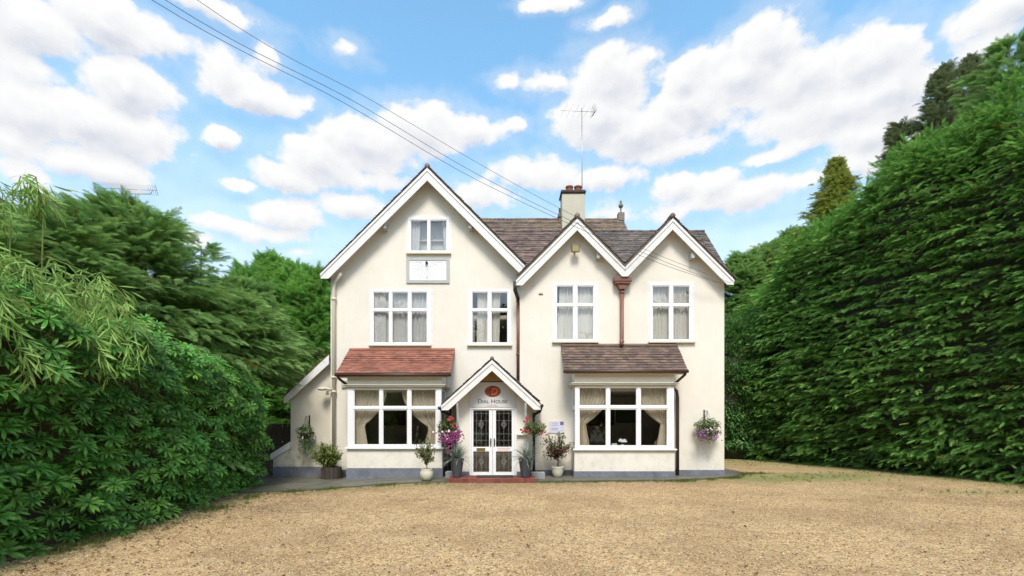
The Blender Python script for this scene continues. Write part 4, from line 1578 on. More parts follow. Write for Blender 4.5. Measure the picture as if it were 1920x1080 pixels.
ys_ = PY - .031
oval(oc.x, oc.z, .238, .168, ys_, .003, M['signred'], 'emblem', sign)
text('D', .27, oc.x + .02, oc.z - .095, ys_ - .005, M['signorange'], 'letter', sign, shear=.28, sx=1.05, bold=.002)
text('D', .25, oc.x - .06, oc.z - .09, ys_ - .008, M['signdark'], 'letter', sign, shear=.28, sx=.42, bold=.004)
arc = MB()
for r0, a0, a1 in ((.20, 110, 250), (.20, -70, 60)):
    arc.tube([(oc.x + r0 * math.cos(R(a)), ys_ - .005, oc.z + r0 * .62 * math.sin(R(a))) for a in range(a0, a1, 10)], .006, 5)
arc.build('emblem_ring', M['signorange'], sign)
text('Dial House', .165, oc.x - .005, Z(756, PY), ys_ - .002, M['ink'], 'lettering', sign, caps=.80, sx=1.10, bold=.001)
text('HOTEL', .065, oc.x - .005, Z(762, PY), ys_ - .002, M['redprint'], 'lettering', sign, sx=1.5)

# porch roof
e0, e1 = X(826, 13.75), X(1014, 13.75)
prm = MB().slab([(pax, pz + .055), (e0, pz + .055 - pslope * (pax - e0)), (e0, pz - .04 - pslope * (pax - e0)), (pax, pz - .05), (e1, pz - .04 - pslope * (e1 - pax)), (e1, pz + .055 - pslope * (e1 - pax))], 13.79, DL - .003)
proof = prm.build('porch_roof', M['tile_dark'], house)
cc_ = math.sqrt(1 + pslope ** 2)
tb = MB()
tile_rows(tb, (pax, 13.75, pz + .055), (0, 1, 0), DL - 13.78, (-1 / cc_, 0, -pslope / cc_), (pax - e0) * cc_ - .02, .105, .17)
tile_rows(tb, (pax, 13.75, pz + .055), (0, 1, 0), DR - 13.78, (1 / cc_, 0, -pslope / cc_), (e1 - pax) * cc_ - .02, .105, .17)
ridge(tb, (pax, 13.74, pz + .065), (pax, DL, pz + .065), .06)
tb.build('tiles', M['tile_dark'], proof, kind='stuff')
y = 13.75
barge(pax, pz, X(827.5, y), Z(762, y), .29, y, 1, flat=.11)
barge(pax, pz, X(1014, y), Z(761, y), .29, y, 1, flat=.11)
sf = MB()
for xe in (e0 + .05, e1 - .05):
    ze = pz - .06 - pslope * abs(xe - pax)
    sf.slab([(pax, pz - .06), (xe, ze), (xe, ze - .02), (pax, pz - .08)], 13.79, 15.0)
sf.build('soffit', M['tan'], house, label='tan painted soffit under the porch roof')
for px in (859.5, 985):
    b_ = MB()
    xb = X(px, PY)
    b_.box(xb - .055, xb + .055, PY - .07, PY - .002, Z(806, PY), Z(750, PY))
    b_.tube([(xb, PY - .07, Z(800, PY)), (xb, PY - .16, Z(784, PY)), (xb, PY - .28, Z(768, PY)), (xb, PY - .4, Z(757, PY))], .04, 6)
    b_.build('bracket', M['white_wood'], porch, bevel=.004)
gt = MB()
for sx_, ex in ((-1, e0), (1, e1)):
    zz = pz - pslope * abs(ex - pax) - .03
    gt.tube([(ex + sx_ * .03, 13.70, zz), (ex + sx_ * .03, DR, zz)], .05, 10)
gt.build('gutter', M['black'], proof)

# door
dr = MB().slab(rect(dx0, dx1, .05, dz1), PY - .02, PY + .08, [rect(dx0 + .055, X(923.4, PY), .075, dz1 - .05), rect(X(923.8, PY), dx1 - .055, .075, dz1 - .05)])
dframe = dr.build('door_frame', M['white'], house, bevel=.004)
for k, (g0, g1) in enumerate(((887.5, 917), (930, 959.5))):
    lx_, rx_ = (dx0 + .057, X(923.2, PY)) if k == 0 else (X(924, PY), dx1 - .057)
    up, lo = pr_(g0, g1, 769.5, 838, PY), pr_(g0, g1, 846.5, 885.5, PY)
    leaf = MB().slab(rect(lx_, rx_, .078, dz1 - .053), PY + .002, PY + .055, [rect(*up), rect(*lo)]).build(
        'door', M['white'], house, label=('left' if k == 0 else 'right') + ' glazed white door leaf with leaded panes', bevel=.005)
    for r_ in (up, lo):
        MB().box(r_[0], r_[1], PY + .026, PY + .031, r_[2], r_[3]).build('pane', M['glass'], leaf)
    ld = MB()
    def came(a, b, w_=.0065):
        ld.tube([(a[0], PY + .022, a[1]), (b[0], PY + .022, b[1])], w_ / 2, 4)
    for (r_, n_, cz) in ((up, 4, .62), (lo, 2, .45)):
        x0_, x1_, z0_, z1_ = r_
        xm, hh = (x0_ + x1_) / 2, z1_ - z0_
        for t_ in ((.18, .36, .72, .92) if n_ == 4 else (.88,)):
            came((x0_, z0_ + hh * t_), (x1_, z0_ + hh * t_))
        for xx in (x0_ + .09, x1_ - .09):
            came((xx, z0_), (xx, z1_))
        zc_ = z0_ + hh * cz if n_ == 4 else z0_ + hh * .52
        hw, hz = .075, (.12 if n_ == 4 else .14)
        dm = [(xm, zc_ + hz), (xm + hw, zc_), (xm, zc_ - hz), (xm - hw, zc_)]
        for i in range(4):
            came(dm[i], dm[(i + 1) % 4], .01)
        dm2 = [(xm, zc_ + hz * .5), (xm + hw * .5, zc_), (xm, zc_ - hz * .5), (xm - hw * .5, zc_)]
        for i in range(4):
            came(dm2[i], dm2[(i + 1) % 4], .012)
        came((xm, zc_ + hz), (xm, z1_))
        came((xm, zc_ - hz), (xm, z0_))
    ld.build('leaded_pattern', M['lead'], leaf)
    hx = X(920.3 if k == 0 else 926.8, PY)
    h_ = MB().box(hx - .017, hx + .017, PY - .012, PY + .001, Z(837, PY), Z(822, PY))
    s_ = -1 if k == 0 else 1
    h_.tube([(hx, PY - .01, Z(827, PY)), (hx, PY - .055, Z(827, PY)), (hx + s_ * .1, PY - .055, Z(827, PY))], .009, 8)
    h_.build('handle', M['iron'], leaf)
    if k == 0:
        a = pr_(893.5, 910, 839.5, 845, PY)
        MB().box(a[0], a[1], PY - .012, PY + .0, a[2], a[3]).build('letter_plate', M['brass'], leaf, bevel=.004)
    else:
        dc = MB()
        for zz in (840.3, 843.6):
            xx = X(933, PY)
            while xx < X(955.5, PY):
                wd = random.uniform(.012, .03)
                dc.box(xx, xx + wd, PY - .002, PY + .0015, Z(zz, PY) - .013, Z(zz, PY) + .013)
                xx += wd + .01
        dc.build('printed_notice', M['redprint'], leaf)

for (a_, z_) in ((X(1180, 18.5), 2.0), (X(1128, 18.5), 1.9), (X(735, 18.5), 1.9)):
    pf = MB().slab(rect(a_ - .5, a_ + .5, z_ - .35, z_ + .35), 18.56, 18.59, [rect(a_ - .42, a_ + .42, z_ - .27, z_ + .27)]).build('picture_frame', M['wood'], house)
    MB().box(a_ - .42, a_ + .42, 18.57, 18.58, z_ - .27, z_ + .27).build('picture', M['fencewood'], pf)
# hall behind the door, dim lamp glow is left out
MB().box(-1.24, .32, 17.2, 17.3, 0.0, 2.6).build('interior', M['roomwall'], house)

# doorstep
st = thing('doorstep', ((-1.657 + .748) / 2, 13.7, -.05), 'low red brick doorstep in front of the white double doors', 'step')
sx0_, sx1_ = -1.657, .748
MB().box(sx0_ + .01, sx1_ - .01, 13.19, PY - .02, -.2, .055).build('mortar_bed', M['mortar'], st)
nb = 30
bw_ = (sx1_ - sx0_) / nb
bm_ = MB().box(-bw_ / 2 + .004, bw_ / 2 - .004, -.05, .05, -.075, .075).mesh('brick')
bm_.materials.append(M['brick'])
for i in range(nb):
    o = link('brick', bm_, None, st)
    o.matrix_basis = Matrix.Translation((sx0_ + bw_ * (i + .5), 13.2 + random.uniform(-.006, .006), -.0 + random.uniform(-.003, .003))) @ Matrix.Rotation(random.uniform(-.02, .02), 4, 'X')
nt_ = 15
tw = (sx1_ - sx0_) / nt_
qm = MB().box(-tw / 2 + .004, tw / 2 - .004, -tw / 2 + .004, tw / 2 - .004, -.01, .01).mesh('tile')
qm.materials.append(M['brick'])
for i in range(nt_):
    for j in range(5):
        o = link('tile', qm, None, st)
        o.matrix_basis = Matrix.Translation((sx0_ + tw * (i + .5), 13.26 + tw * (j + .5), .066 + random.uniform(-.002, .002)))
mt = MB().box(X(893, 13.6), X(962, 13.6), 13.42, 13.9, .08, .1).build('door_mat', M['mat'], bevel=.006)
tag(mt, 'black rectangular door mat lying on the red brick doorstep', 'door mat')

# ---- pipes
def part_tube(name, pts, r, mat, parent=house, label=None, seg=10):
    return MB().tube(pts, r, seg).build(name, mat, parent, label=label, fix=True)


# hopper and pipe in the valley
hx, hy = X(1167, 14.85), 14.87
hp = MB()
hp.box(hx - .27, hx + .27, hy - .12, DR - .003, Z(529, hy), Z(521, hy))
hp.box(hx - .24, hx + .24, hy - .10, DR - .003, Z(533, hy), Z(529, hy))
hb_ = [(hx - .17, Z(533, hy)), (hx + .17, Z(533, hy)), (hx + .085, Z(543, hy)), (hx - .085, Z(543, hy))]
hp.slab(hb_, hy - .06, DR - .004)
hopper = hp.build('rain_hopper', M['rust'], house, bevel=.012)
part_tube('downpipe', [(hx, hy + .04, Z(541, hy)), (hx + .0, hy + .04, Z(635, hy)), (hx - .03, hy + .02, Z(640, hy)), (hx - .02, hy - .05, Z(648, hy))], .058, M['rust'], label='rusty red downpipe between the two right windows')
cl = MB()
for zz in (548, 640):
    cl.tube([(hx, hy + .04, Z(zz, hy) - .03), (hx, hy + .04, Z(zz, hy) + .03)], .072, 10)
cl.build('pipe_collar', M['rust'], house)
# pipe in the angle between the wings
qx, qy = X(971.5, 15.15), 15.2
part_tube('downpipe', [(X(966, 14.72), 14.8, Z(527, 14.72)), (X(966, 14.72), 14.8, Z(543, 14.72)), (X(969, 14.9), 14.95, Z(552, 14.9)), (qx, qy, Z(562, qy))], .06, M['black'], label='black swan neck below the valley gutter')
part_tube('downpipe', [(qx, qy, Z(558, qy)), (qx, qy, Z(718, qy))], .05, M['rust'], label='red brown downpipe in the angle above the porch')
cl = MB()
for zz in (565, 664):
    cl.tube([(qx, qy, Z(zz, qy) - .03), (qx, qy, Z(zz, qy) + .03)], .065, 10)
cl.build('pipe_collar', M['rust'], house)
# cream soil pipe at the left corner
sx_ = X(626, DL - .08)
part_tube('downpipe', [(X(640, 15.15), 15.15, Z(512, 15.15)), (X(628, 15.25), 15.25, Z(527, 15.2)), (sx_, DL - .08, Z(540, DL)), (sx_, DL - .08, -.1)], .058, M['creampipe'], label='cream painted pipe down the left corner')
cl = MB()
for zz in (562, 708, 735):
    cl.tube([(sx_, DL - .08, Z(zz, DL) - .04), (sx_, DL - .08, Z(zz, DL) + .04)], .075, 10)
cl.build('pipe_collar', M['creampipe'], house)
sl = MB()
c = P(609, 728, 15.2)
sl.tube([(sx_ - .02, 15.25, Z(731, 15.2)), (c.x - .02, 15.15, c.z + .0)], .045, 8)
sl.lathe((X(604, 15.1), 15.1, c.z - .05), [(.05, -.03), (.12, -.02), (.14, .03), (.08, .07)], 14)
sl.tube([(X(613, 15.2), 15.25, Z(733, 15.2)), (X(613, 15.2), 15.25, Z(740, 15.2))], .04, 8)
tag(sl.build('wall_lamp', M['creampipe']), 'cream bulkhead lamp sticking out beside the cream corner pipe', 'lamp')
# pipes by the bays
d = 14.6
rxp = X(1270, 14.85)
part_tube('downpipe', [(5.22, 14.12, 3.12), (5.22, 14.16, 3.04), (5.10, 14.5, 2.86), (5.02, 14.72, 2.75)], .04, M['brownpipe'], label='brown swan neck under the right bay gutter')
part_tube('downpipe', [(5.04, 14.78, 2.73), (rxp - .02, 14.85, 2.6), (rxp + .02, 14.88, 2.4), (rxp + .02, 14.88, .0)], .048, M['brownpipe'], label='brown downpipe right of the right bay')
part_tube('downpipe', [(-5.02, 14.12, 3.0), (-5.02, 14.2, 2.93), (-4.92, 14.6, 2.78), (-4.86, 14.95, 2.7)], .04, M['brownpipe'], label='dark swan neck under the left bay gutter')
zz = pz - pslope * abs(e1 - pax) - .06
ppx = X(1001, 14.35)
part_tube('downpipe', [(e1 + .03, 13.95, zz), (e1 + .0, 14.05, zz - .12), (ppx + .02, 14.3, zz - .2), (ppx, 14.35, zz - .3), (ppx, 14.35, -.02)], .042, M['black'], label='black downpipe right of the porch')
ppl = X(843, 14.4)
part_tube('downpipe', [(e0 - .03, 13.95, zz), (e0 + .0, 14.05, zz - .12), (ppl - .02, 14.3, zz - .2), (ppl, 14.4, zz - .3), (ppl, 14.4, -.02)], .042, M['black'], label='black downpipe left of the porch')
MB().box(rx1 - .03, rx1 + .03, DR + .1, DR + .16, 0, 5.8).build('downpipe', M['brownpipe'], house, label='brown strip for the dark shade line on the right corner')  # added dark strip paints the shade line at the corner
# small shelf and vents
MB().box(X(969, PY), X(990, PY), PY - .1, PY - .002, Z(815.5, PY), Z(813.5, PY)).build('shelf', M['white'], porch)
for (a, b, c_, d_, dd, mt_) in ((995, 1003, 529, 537, DR, 'sillpaint'), (1010, 1018, 551, 553, DR, 'brownpipe'), (1010, 1018, 548.5, 551, DR, 'sillpaint')):
    r_ = pr_(a, b, c_, d_, dd)
    MB().slab(rect(*r_), dd - .015, dd - .001, [rect(r_[0] + .02, r_[1] - .02, r_[2] + .012, r_[3] - .012)]).build('wall_vent', M[mt_], house)
r_ = pr_(641, 650, 714, 727, DL)
MB().box(r_[0], r_[1], DL - .05, DL - .001, r_[2], r_[3]).build('wall_vent', M['greytrim'], house)

# ---- left lean-to
LE = 15.45
lw = MB()
ex0 = X(545, LE)
ztop = lambda x: 3.69 + (x - lx0) * .93
lw.slab([(ex0, -.35), (lx0 - .002, -.35), (lx0 - .002, ztop(lx0)), (ex0, ztop(ex0))], LE, LE + .25)
lw.box(ex0, ex0 + .2, LE + .25, 19, -.35, ztop(ex0) - .1)
lean = lw.build('lean_to', M['cream_old'], house, label='low weathered cream lean-to at the left side')
sl = MB().slab([(ex0 - .12, ztop(ex0 - .12) + .1), (lx0 - .003, ztop(lx0) + .1), (lx0 - .003, ztop(lx0) + .02), (ex0 - .12, ztop(ex0 - .12) + .02)], 15.27, 19.2)
lro = sl.build('lean_to_roof', M['tile_red'], house)
tb = MB()
c_ = math.sqrt(1 + .93 ** 2)
tile_rows(tb, (lx0 - .01, 15.24, ztop(lx0) + .11), (0, 1, 0), 3.8, (-1 / c_, 0, -.93 / c_), 1.46 * c_, .11, .17)
tb.build('tiles', M['tile_red'], lro, kind='stuff')
MB().slab([(lx0 - .01, ztop(lx0) + .09), (ex0 - .12, ztop(ex0 - .12) + .09), (ex0 - .12, ztop(ex0 - .12) - .1), (ex0 - .0, ztop(ex0) - .16), (lx0 - .01, ztop(lx0) - .2)], 15.22, 15.26).build('barge_board', M['white_wood'], house, label='white barge board of the lean-to', bevel=.004)
MB().box(ex0 - .012, lx0, LE - .014, LE - .001, -.35, Z(875, LE)).build('plinth', M['plinth'], house)
lb = MB()
qx0 = X(512, LE)
lb.slab([(qx0, -.35), (ex0 - .003, -.35), (ex0 - .003, .86), (qx0, .45)], LE, LE + .15)
lwall = lb.build('garden_wall', M['cream_old'])
tag(lwall, 'low cream wall stub with a sloping white cap at the far left of the house', 'wall')
MB().box(qx0 - .01, ex0 - .003, LE - .013, LE - .001, -.35, Z(875, LE)).build('plinth', M['plinth'], lwall)
MB().slab([(qx0 - .07, .43), (qx0 - .07, .62), (ex0 - .003, 1.02), (ex0 - .003, .80)], LE - .04, LE + .18).build('coping', M['white_wood'], lwall, bevel=.006)

# ------------------------------------------------------------------ fixtures on the house
sd_ = thing('sundial', tuple(P(803, 508, DL)), 'rectangular white wall sundial in a grey frame below the attic window', 'sundial')
o_, i_ = pr_(762, 843, 484, 531.5, DL), pr_(768, 837, 489, 525.5, DL)
MB().slab(rect(*o_), DL - .035, DL - .003, [rect(*i_)]).build('frame', M['greytrim'], sd_, bevel=.004)
MB().box(i_[0], i_[1], DL - .02, DL - .003, i_[2], i_[3]).build('dial_plate', M['white'], sd_)
gx0, gz0 = X(800.5, DL), Z(492, DL)
ln = MB()
for k in range(15):
    a = R(-178 + k * 12.6)
    c_, s_ = math.cos(a), math.sin(a)
    r0 = .14
    r1 = .52
    r1 = min(r1, (gz0 - i_[2] - .05) / max(-s_, .05), (gx0 - i_[0] - .02) / max(-c_, .01) if c_ < 0 else (i_[1] - gx0 - .02) / max(c_, .01))
    if r1 < r0: continue
    ln.tube([(gx0 + r0 * c_, DL - .021, gz0 + r0 * s_), (gx0 + r1 * c_, DL - .021, gz0 + r1 * s_)], .004, 4)
for k in range(170):
    xx, zz_ = random.uniform(i_[0] + .03, i_[1] - .03), random.uniform(i_[2] + .02, i_[3] - .03)
    ln.tube([(xx, DL - .021, zz_), (xx + random.uniform(-.03, .03), DL - .021, zz_ + random.uniform(-.02, .02))], .0045, 4)
ln.build('hour_lines', M['greytrim'], sd_, kind='stuff')
text('XII', .07, gx0, i_[2] + .05, DL - .022, M['greytrim'], 'numerals', sd_)
gn = MB().lathe((gx0, DL - .05, gz0 - .03), [(.035, -.03), (.045, 0), (.035, .03)], 12)
gn.tube([(gx0, DL - .02, gz0 + .06), (gx0, DL - .28, gz0 - .22)], .008, 6)
gn.build('gnomon', M['iron'], sd_)

fl = thing('floodlight', tuple(P(1079, 466, 14.8)), 'bronze square floodlight under the middle gable peak', 'floodlight')
c = P(1079, 466, 14.78)
MB().obox(c, (1, 0, 0), (0, .94, .34), (0, -.34, .94), .125, .06, .115).build('housing', M['lampgold'], fl, bevel=.012)
MB().obox(c + Vector((0, -.062, -.02)), (1, 0, 0), (0, .94, .34), (0, -.34, .94), .10, .006, .085).build('lens', M['lens'], fl)
MB().box(c.x - .03, c.x + .03, 14.8, 15.0 - .001, c.z - .03, c.z + .03).build('bracket', M['iron'], fl)

nt2 = thing('notice_board', tuple(P(1044, 800, DR)), 'small white notice on the wall between porch and right bay', 'notice')
r_ = pr_(1030, 1058, 789.5, 812, DR)
MB().box(r_[0], r_[1], DR - .02, DR - .002, r_[2], r_[3]).build('panel', M['notice'], nt2, bevel=.002)
q_ = pr_(1050, 1056.5, 790.5, 797, DR)
pm = MB().box(q_[0], q_[1], DR - .023, DR - .0205, q_[2], q_[3])
pm.build('print', M['purple'], nt2)
pm = MB()
for zz in (793, 797, 803, 806):
    pm.box(X(1034, DR), X(1046, DR), DR - .023, DR - .0205, Z(zz, DR) - .008, Z(zz, DR) + .004)
pm.build('print', M['purple'], nt2)

# aerials
def yagi(name, mast_pts, boom_a, boom_b, n, el, label, up=(0, 0, 1), refl=True, r=.012, parent_lab=None):
    t = thing(name, mast_pts[0], label, 'aerial')
    MB().tube(mast_pts, .016, 8).build('mast', M['metal'], t)
    a, b = Vector(boom_a), Vector(boom_b)
    MB().tube([a, b], r * .6, 6).build('boom', M['metal'], t)
    e = MB()
    ax = (b - a).normalized()
    s_ = ax.cross(Vector(up)).normalized() if up else None
    for i in range(n):
        p = a.lerp(b, (i + .5) / n)
        l = el * (1 + .25 * (1 - i / n))
        e.tube([p - s_ * l, p + s_ * l], .0032, 4)
    e.build('elements', M['metal'], t, kind='stuff')
    if refl:
        g_ = MB()
        for sg in (-1, 1):
            u_ = (Vector(up) * sg + ax * .8 * -1).normalized()
            for k in range(4):
                q = b + ax * .02 + u_ * (.05 + .06 * k)
                g_.tube([q - s_ * .16, q + s_ * .16], .005, 5)
            g_.tube([b, b + u_ * .25], .006, 5)
        g_.build('reflector', M['metal'], t)
    return t


my = 18.25
yagi('television_aerial', [(X(1091.5, my), my, 9.6), (X(1091, my), my, Z(203, my))], P(1052, 207, my - .3), P(1116, 210, my + .25), 6, .26,
     'tall thin television aerial rising from the rendered chimney', up=(.25, .3, 1))
e_ = 15.8
t_ = yagi('television_aerial', [(X(254, e_), e_, 0), (X(254, e_), e_, Z(363, e_))], P(176, 351.5, e_), P(293, 357, e_), 30, .14,
          'wide television aerial on a pole above the left hand conifers', up=(0, 1, 0.5), r=.012)
MB().tube([P(224, 354, e_), P(226, 363, e_), P(282, 364, e_), P(286, 357, e_)], .012, 6).build('cradle', M['metal'], t_)

# overhead cables from the pole behind the camera to the house front
def cable(pts, label, r=.0065):
    pts = [Vector(p) for p in pts]
    out_ = []
    for i in range(len(pts) - 1):
        p0 = pts[max(i - 1, 0)]; p1 = pts[i]; p2 = pts[i + 1]; p3 = pts[min(i + 2, len(pts) - 1)]
        for k in range(10):
            t = k / 10
            out_.append(.5 * ((2 * p1) + (p2 - p0) * t + (2 * p0 - 5 * p1 + 4 * p2 - p3) * t * t + (3 * p1 - p0 - 3 * p2 + p3) * t ** 3))
    out_.append(pts[-1])
    tag(MB().tube(out_, r, 5).build('cable', M['cable']), label, 'cable', 'overhead cables to the house')


cable([(-9.6, 3.5, 9.3), P(285, 0, 9.3), P(640, 190, 11.8), P(880, 330, 13.4), P(1090, 430, 14.2), P(1230, 491, 14.5), P(1345, 530, 14.66)], 'lowest of the three overhead cables to the right gable')
cable([(-9.6, 3.6, 9.65), P(310, 0, 9.3), P(660, 188, 11.8), P(890, 324, 13.4), P(1090, 423, 14.2), P(1240, 488, 14.5), P(1352, 531, 14.66)], 'middle one of the three overhead cables to the right gable')
cable([(-9.5, 3.7, 10.3), P(370, 0, 9.3), P(700, 190, 11.8), P(900, 308, 13.4), P(1060, 396, 14.2), P(1220, 472, 14.5), P(1372, 531, 14.66)], 'uppermost of the three overhead cables over the twin gables', .0055)

# ------------------------------------------------------------------ things in the right bay window
vx = X(1167, DB + .3)
v0 = thing('flower_vase', (vx, DB + .3, zsR), 'small vase of pale flowers on the right bay window board', 'vase')
MB().lathe((vx, DB + .3, zsR), [(.05, 0), (.055, .02), (.045, .08), (.05, .12), (.042, .12), (.03, .03)], 14).build('vase', M['white'], v0)
fv, ff = [], []
for k in range(26):
    a, e2 = random.uniform(0, 6.28), random.uniform(.1, 1.2)
    c = (vx + .13 * math.cos(a) * math.cos(e2), DB + .3 + .1 * math.sin(a) * math.cos(e2), zsR + .19 + .09 * math.sin(e2))
    for j in range(4):
        an = j * 1.57 + a
        leaf_poly(fv, ff, c, (math.cos(an), -.5, math.sin(an)), (0, -1, .3), .035, .03, .1, .1, 2)
me = np_mesh('flowers', np.array(fv), np.array(ff))
link('flowers', me, M['white'], v0)
tag(MB().box(X(1147, DB + .3), X(1157, DB + .3), DB + .29, DB + .31, zsR, zsR + .15).build('card', M['curtain'], bevel=.002), 'small upright pale card left of the flower vase', 'card')
chx = X(1243, 14.9)
chair = thing('chair', (chx, 15.0, 0.0), 'pink upholstered chair behind the right bay glass, seen beside the curtain', 'chair')
MB().slab([(chx - .22, .45), (chx + .22, .45), (chx + .2, 1.0), (chx + .1, 1.12), (chx - .1, 1.12), (chx - .2, 1.0)], 15.1, 15.18).build('backrest', M['pinkchair'], chair, bevel=.02)
MB().box(chx - .23, chx + .23, 15.18, 15.62, .4, .48).build('seat', M['pinkchair'], chair, bevel=.02)
for a in (-.2, .2):
    for b in (15.14, 15.58):
        MB().tube([(chx + a, b, .4), (chx + a, b, .02)], .02, 6).build('leg', M['wood'], chair)

# ------------------------------------------------------------------ plants in pots and baskets
def foliage(name, pts, mat, parent, L=.07, wd=.03, down=0.2, seg=3):
    v, f = [], []
    for p in pts:
        a = random.uniform(0, 2 * PI)
        e2 = random.uniform(-.9, .9)
        leaf_poly(v, f, p, (math.cos(a) * math.cos(e2), math.sin(a) * math.cos(e2), math.sin(e2) - down),
                  (random.uniform(-.5, .5), random.uniform(-.5, .5), 1), L * random.uniform(.7, 1.25), wd * random.uniform(.8, 1.2), .25, .25, seg)
    return link(name, np_mesh(name, np.array(v), np.array(f)), mat, parent)


def shrub(parent, x, y, z0, ztrunk, crown, nb, nl, mat, L, wd, mat2=None, stem=.014, bare=False):
    """slim stem with forking twigs ending in leaves; crown = (cx, cz, rx, ry, rz)"""
    cx_, cz_, rx_, ry_, rz_ = crown
    st_ = MB()
    top = Vector((cx_ * .4 + x * .6, y, ztrunk))
    st_.tube([(x, y, z0), Vector((x, y, z0)).lerp(top, .5) + Vector((.02, 0, 0)), top], [stem, stem * .9, stem * .75], 7)
    ends, pts, pts2 = [], [], []
    for k in range(nb):
        while True:
            q = np.array([random.uniform(-1, 1) for _ in range(3)])
            if .15 < (q ** 2).sum() < 1: break
        e = Vector((cx_ + q[0] * rx_, y + q[1] * ry_, cz_ + q[2] * rz_))
        mid = top.lerp(e, .5) + Vector((random.uniform(-.05, .05), 0, -.04))
        s0 = top.lerp(Vector((x, y, z0)), random.uniform(0, .25))
        st_.tube([s0, mid, e], [stem * .5, stem * .35, stem * .15], 5)
        for j in range(nl // nb):
            t = random.uniform(.35, 1.05)
            b = (mid.lerp(e, (t - .5) * 2) if t > .5 else s0.lerp(mid, t * 2))
            pt = b + Vector((random.gauss(0, .035), random.gauss(0, .035), random.gauss(0, .035)))
            (pts2 if mat2 and (random.random() < .22 + .5 * (pt.z < cz_ - rz_ * .2)) else pts).append(pt)
    st_.build('stem', M['bark'], parent)
    foliage('leaves', pts, mat, parent, L, wd)
    if pts2:
        foliage('leaves', pts2, mat2, parent, L, wd)


def soil_disc(x, y, z, r, parent):
    MB().lathe((x, y, z), [(r, -.01), (r * .6, .006), (.01, .01)], 16).build('soil', M['soil'], parent)


# round cream pot, left
x, y = X(800, 13.4), 13.4
g0 = float(gz(x)) + .045
t = thing('potted_shrub', (x, y, g0), 'thin leafy shrub in a round cream pot before the left bay', 'potted plant')
MB().lathe((x, y, g0), [(.10, 0), (.15, .05), (.185, .15), (.18, .25), (.15, .31), (.165, .33), (.15, .34), (.135, .31), (.13, .26)], 28).build('pot', M['creampot'], t)
soil_disc(x, y, g0 + .29, .135, t)
shrub(t, x, y, g0 + .28, g0 + .62, (x - .05, g0 + .85, .36, .3, .38), 34, 680, M['olive'], .085, .034)
# round cream pot, right
x, y = X(1045.5, 14.4), 14.4
g0 = float(gz(x)) + .045
t = thing('potted_shrub', (x, y, g0), 'spreading green and bronze shrub in a smooth cream pot right of the porch', 'potted plant')
MB().lathe((x, y, g0), [(.11, 0), (.135, .03), (.175, .16), (.18, .27), (.19, .29), (.19, .31), (.16, .31), (.15, .26)], 28).build('pot', M['creampot'], t)
soil_disc(x, y, g0 + .27, .16, t)
shrub(t, x, y, g0 + .26, g0 + .68, (x - .02, g0 + .98, .52, .35, .45), 60, 1250, M['olive'], .085, .036, M['bronzeleaf'], .018)
# wooden tub, far left
x, y = X(620, 14.75), 14.75
g0 = float(gz(x)) + .045
t = thing('potted_shrub', (x, y, g0), 'rounded yellow green shrub in a dark wooden tub by the lean-to', 'potted plant')
MB().box(x - .27, x - .02, y - .1, y + .2, g0, g0 + .33).build('tub', M['wood'], t, bevel=.01)
for k in range(14):
    a = 2 * PI * k / 14
    MB().obox((x + .06 + .25 * math.cos(a), y + .25 * math.sin(a), g0 + .18), (math.cos(a), math.sin(a), 0), (-math.sin(a), math.cos(a), 0), (0, 0, 1), .012, .054, .18).build('stave', M['wood'], t)
soil_disc(x + .06, y, g0 + .32, .24, t)
shrub(t, x, y, g0 + .28, g0 + .42, (x - .13, g0 + .80, .50, .36, .36), 90, 3400, M['pieris'], .082, .034, None, .03)


def spiky(px, d, label):
    x = X(px, d)
    g0 = .078
    t = thing('potted_plant', (x, d, g0), label, 'potted plant')
    pts = [(.105, 0), (.115, .02), (.19, .50), (.20, .52), (.20, .54), (.175, .54), (.165, .48)]
    # square-shouldered tapering planter
    MB().lathe((x, d, g0), pts, 24).build('planter', M['planter'], t)
    soil_disc(x, d, g0 + .49, .168, t)
    v, f = [], []
    for k in range(150):
        a = random.uniform(0, 2 * PI)
        e2 = random.betavariate(1.4, 1.5) * 1.55
        L = random.uniform(.36, .62)
        c = (x + random.uniform(-.04, .04), d + random.uniform(-.04, .04), g0 + .50)
        leaf_poly(v, f, c, (math.cos(a) * math.cos(e2), math.sin(a) * math.cos(e2), math.sin(e2) + .15), (math.cos(a) * -.3, math.sin(a) * -.3, 1), L, .022, .25, .55 * (1.2 - e2 / 1.5), 4)
    link('blades', np_mesh('blades', np.array(v), np.array(f)), M['spiky'], t)


spiky(857, 13.42, 'spiky grey green plant in a dark tapered planter left of the door')
spiky(985, 13.45, 'spiky grey green plant in a dark tapered planter right of the door')
for px0_, px1_, d, lab in ((835, 851, 14.0, 'small grey concrete block left of the doorstep'), (997, 1022, 13.75, 'grey concrete trough right of the doorstep')):
    g0 = .0
    b_ = MB().slab(rect(X(px0_, d), X(px1_, d), -.01, .185), d, d + .3)
    o = b_.build('concrete_block', M['concrete'], bevel=.015)
    tag(o, lab, 'concrete block')


def flowers(name, centres, mat, parent, s=.035, n=5):
    v, f = [], []
    for c in centres:
        tx, tz = random.uniform(-.6, .6), random.uniform(-.3, .8)
        for j in range(n):
            an = j * 2 * PI / n + tx
            leaf_poly(v, f, c, (math.cos(an), -.35 + .3 * tz * math.sin(an), math.sin(an)), (tx, -1, tz), s, s * .9, .1, .2, 2)
    link(name, np_mesh(name, np.array(v), np.array(f)), mat, parent)


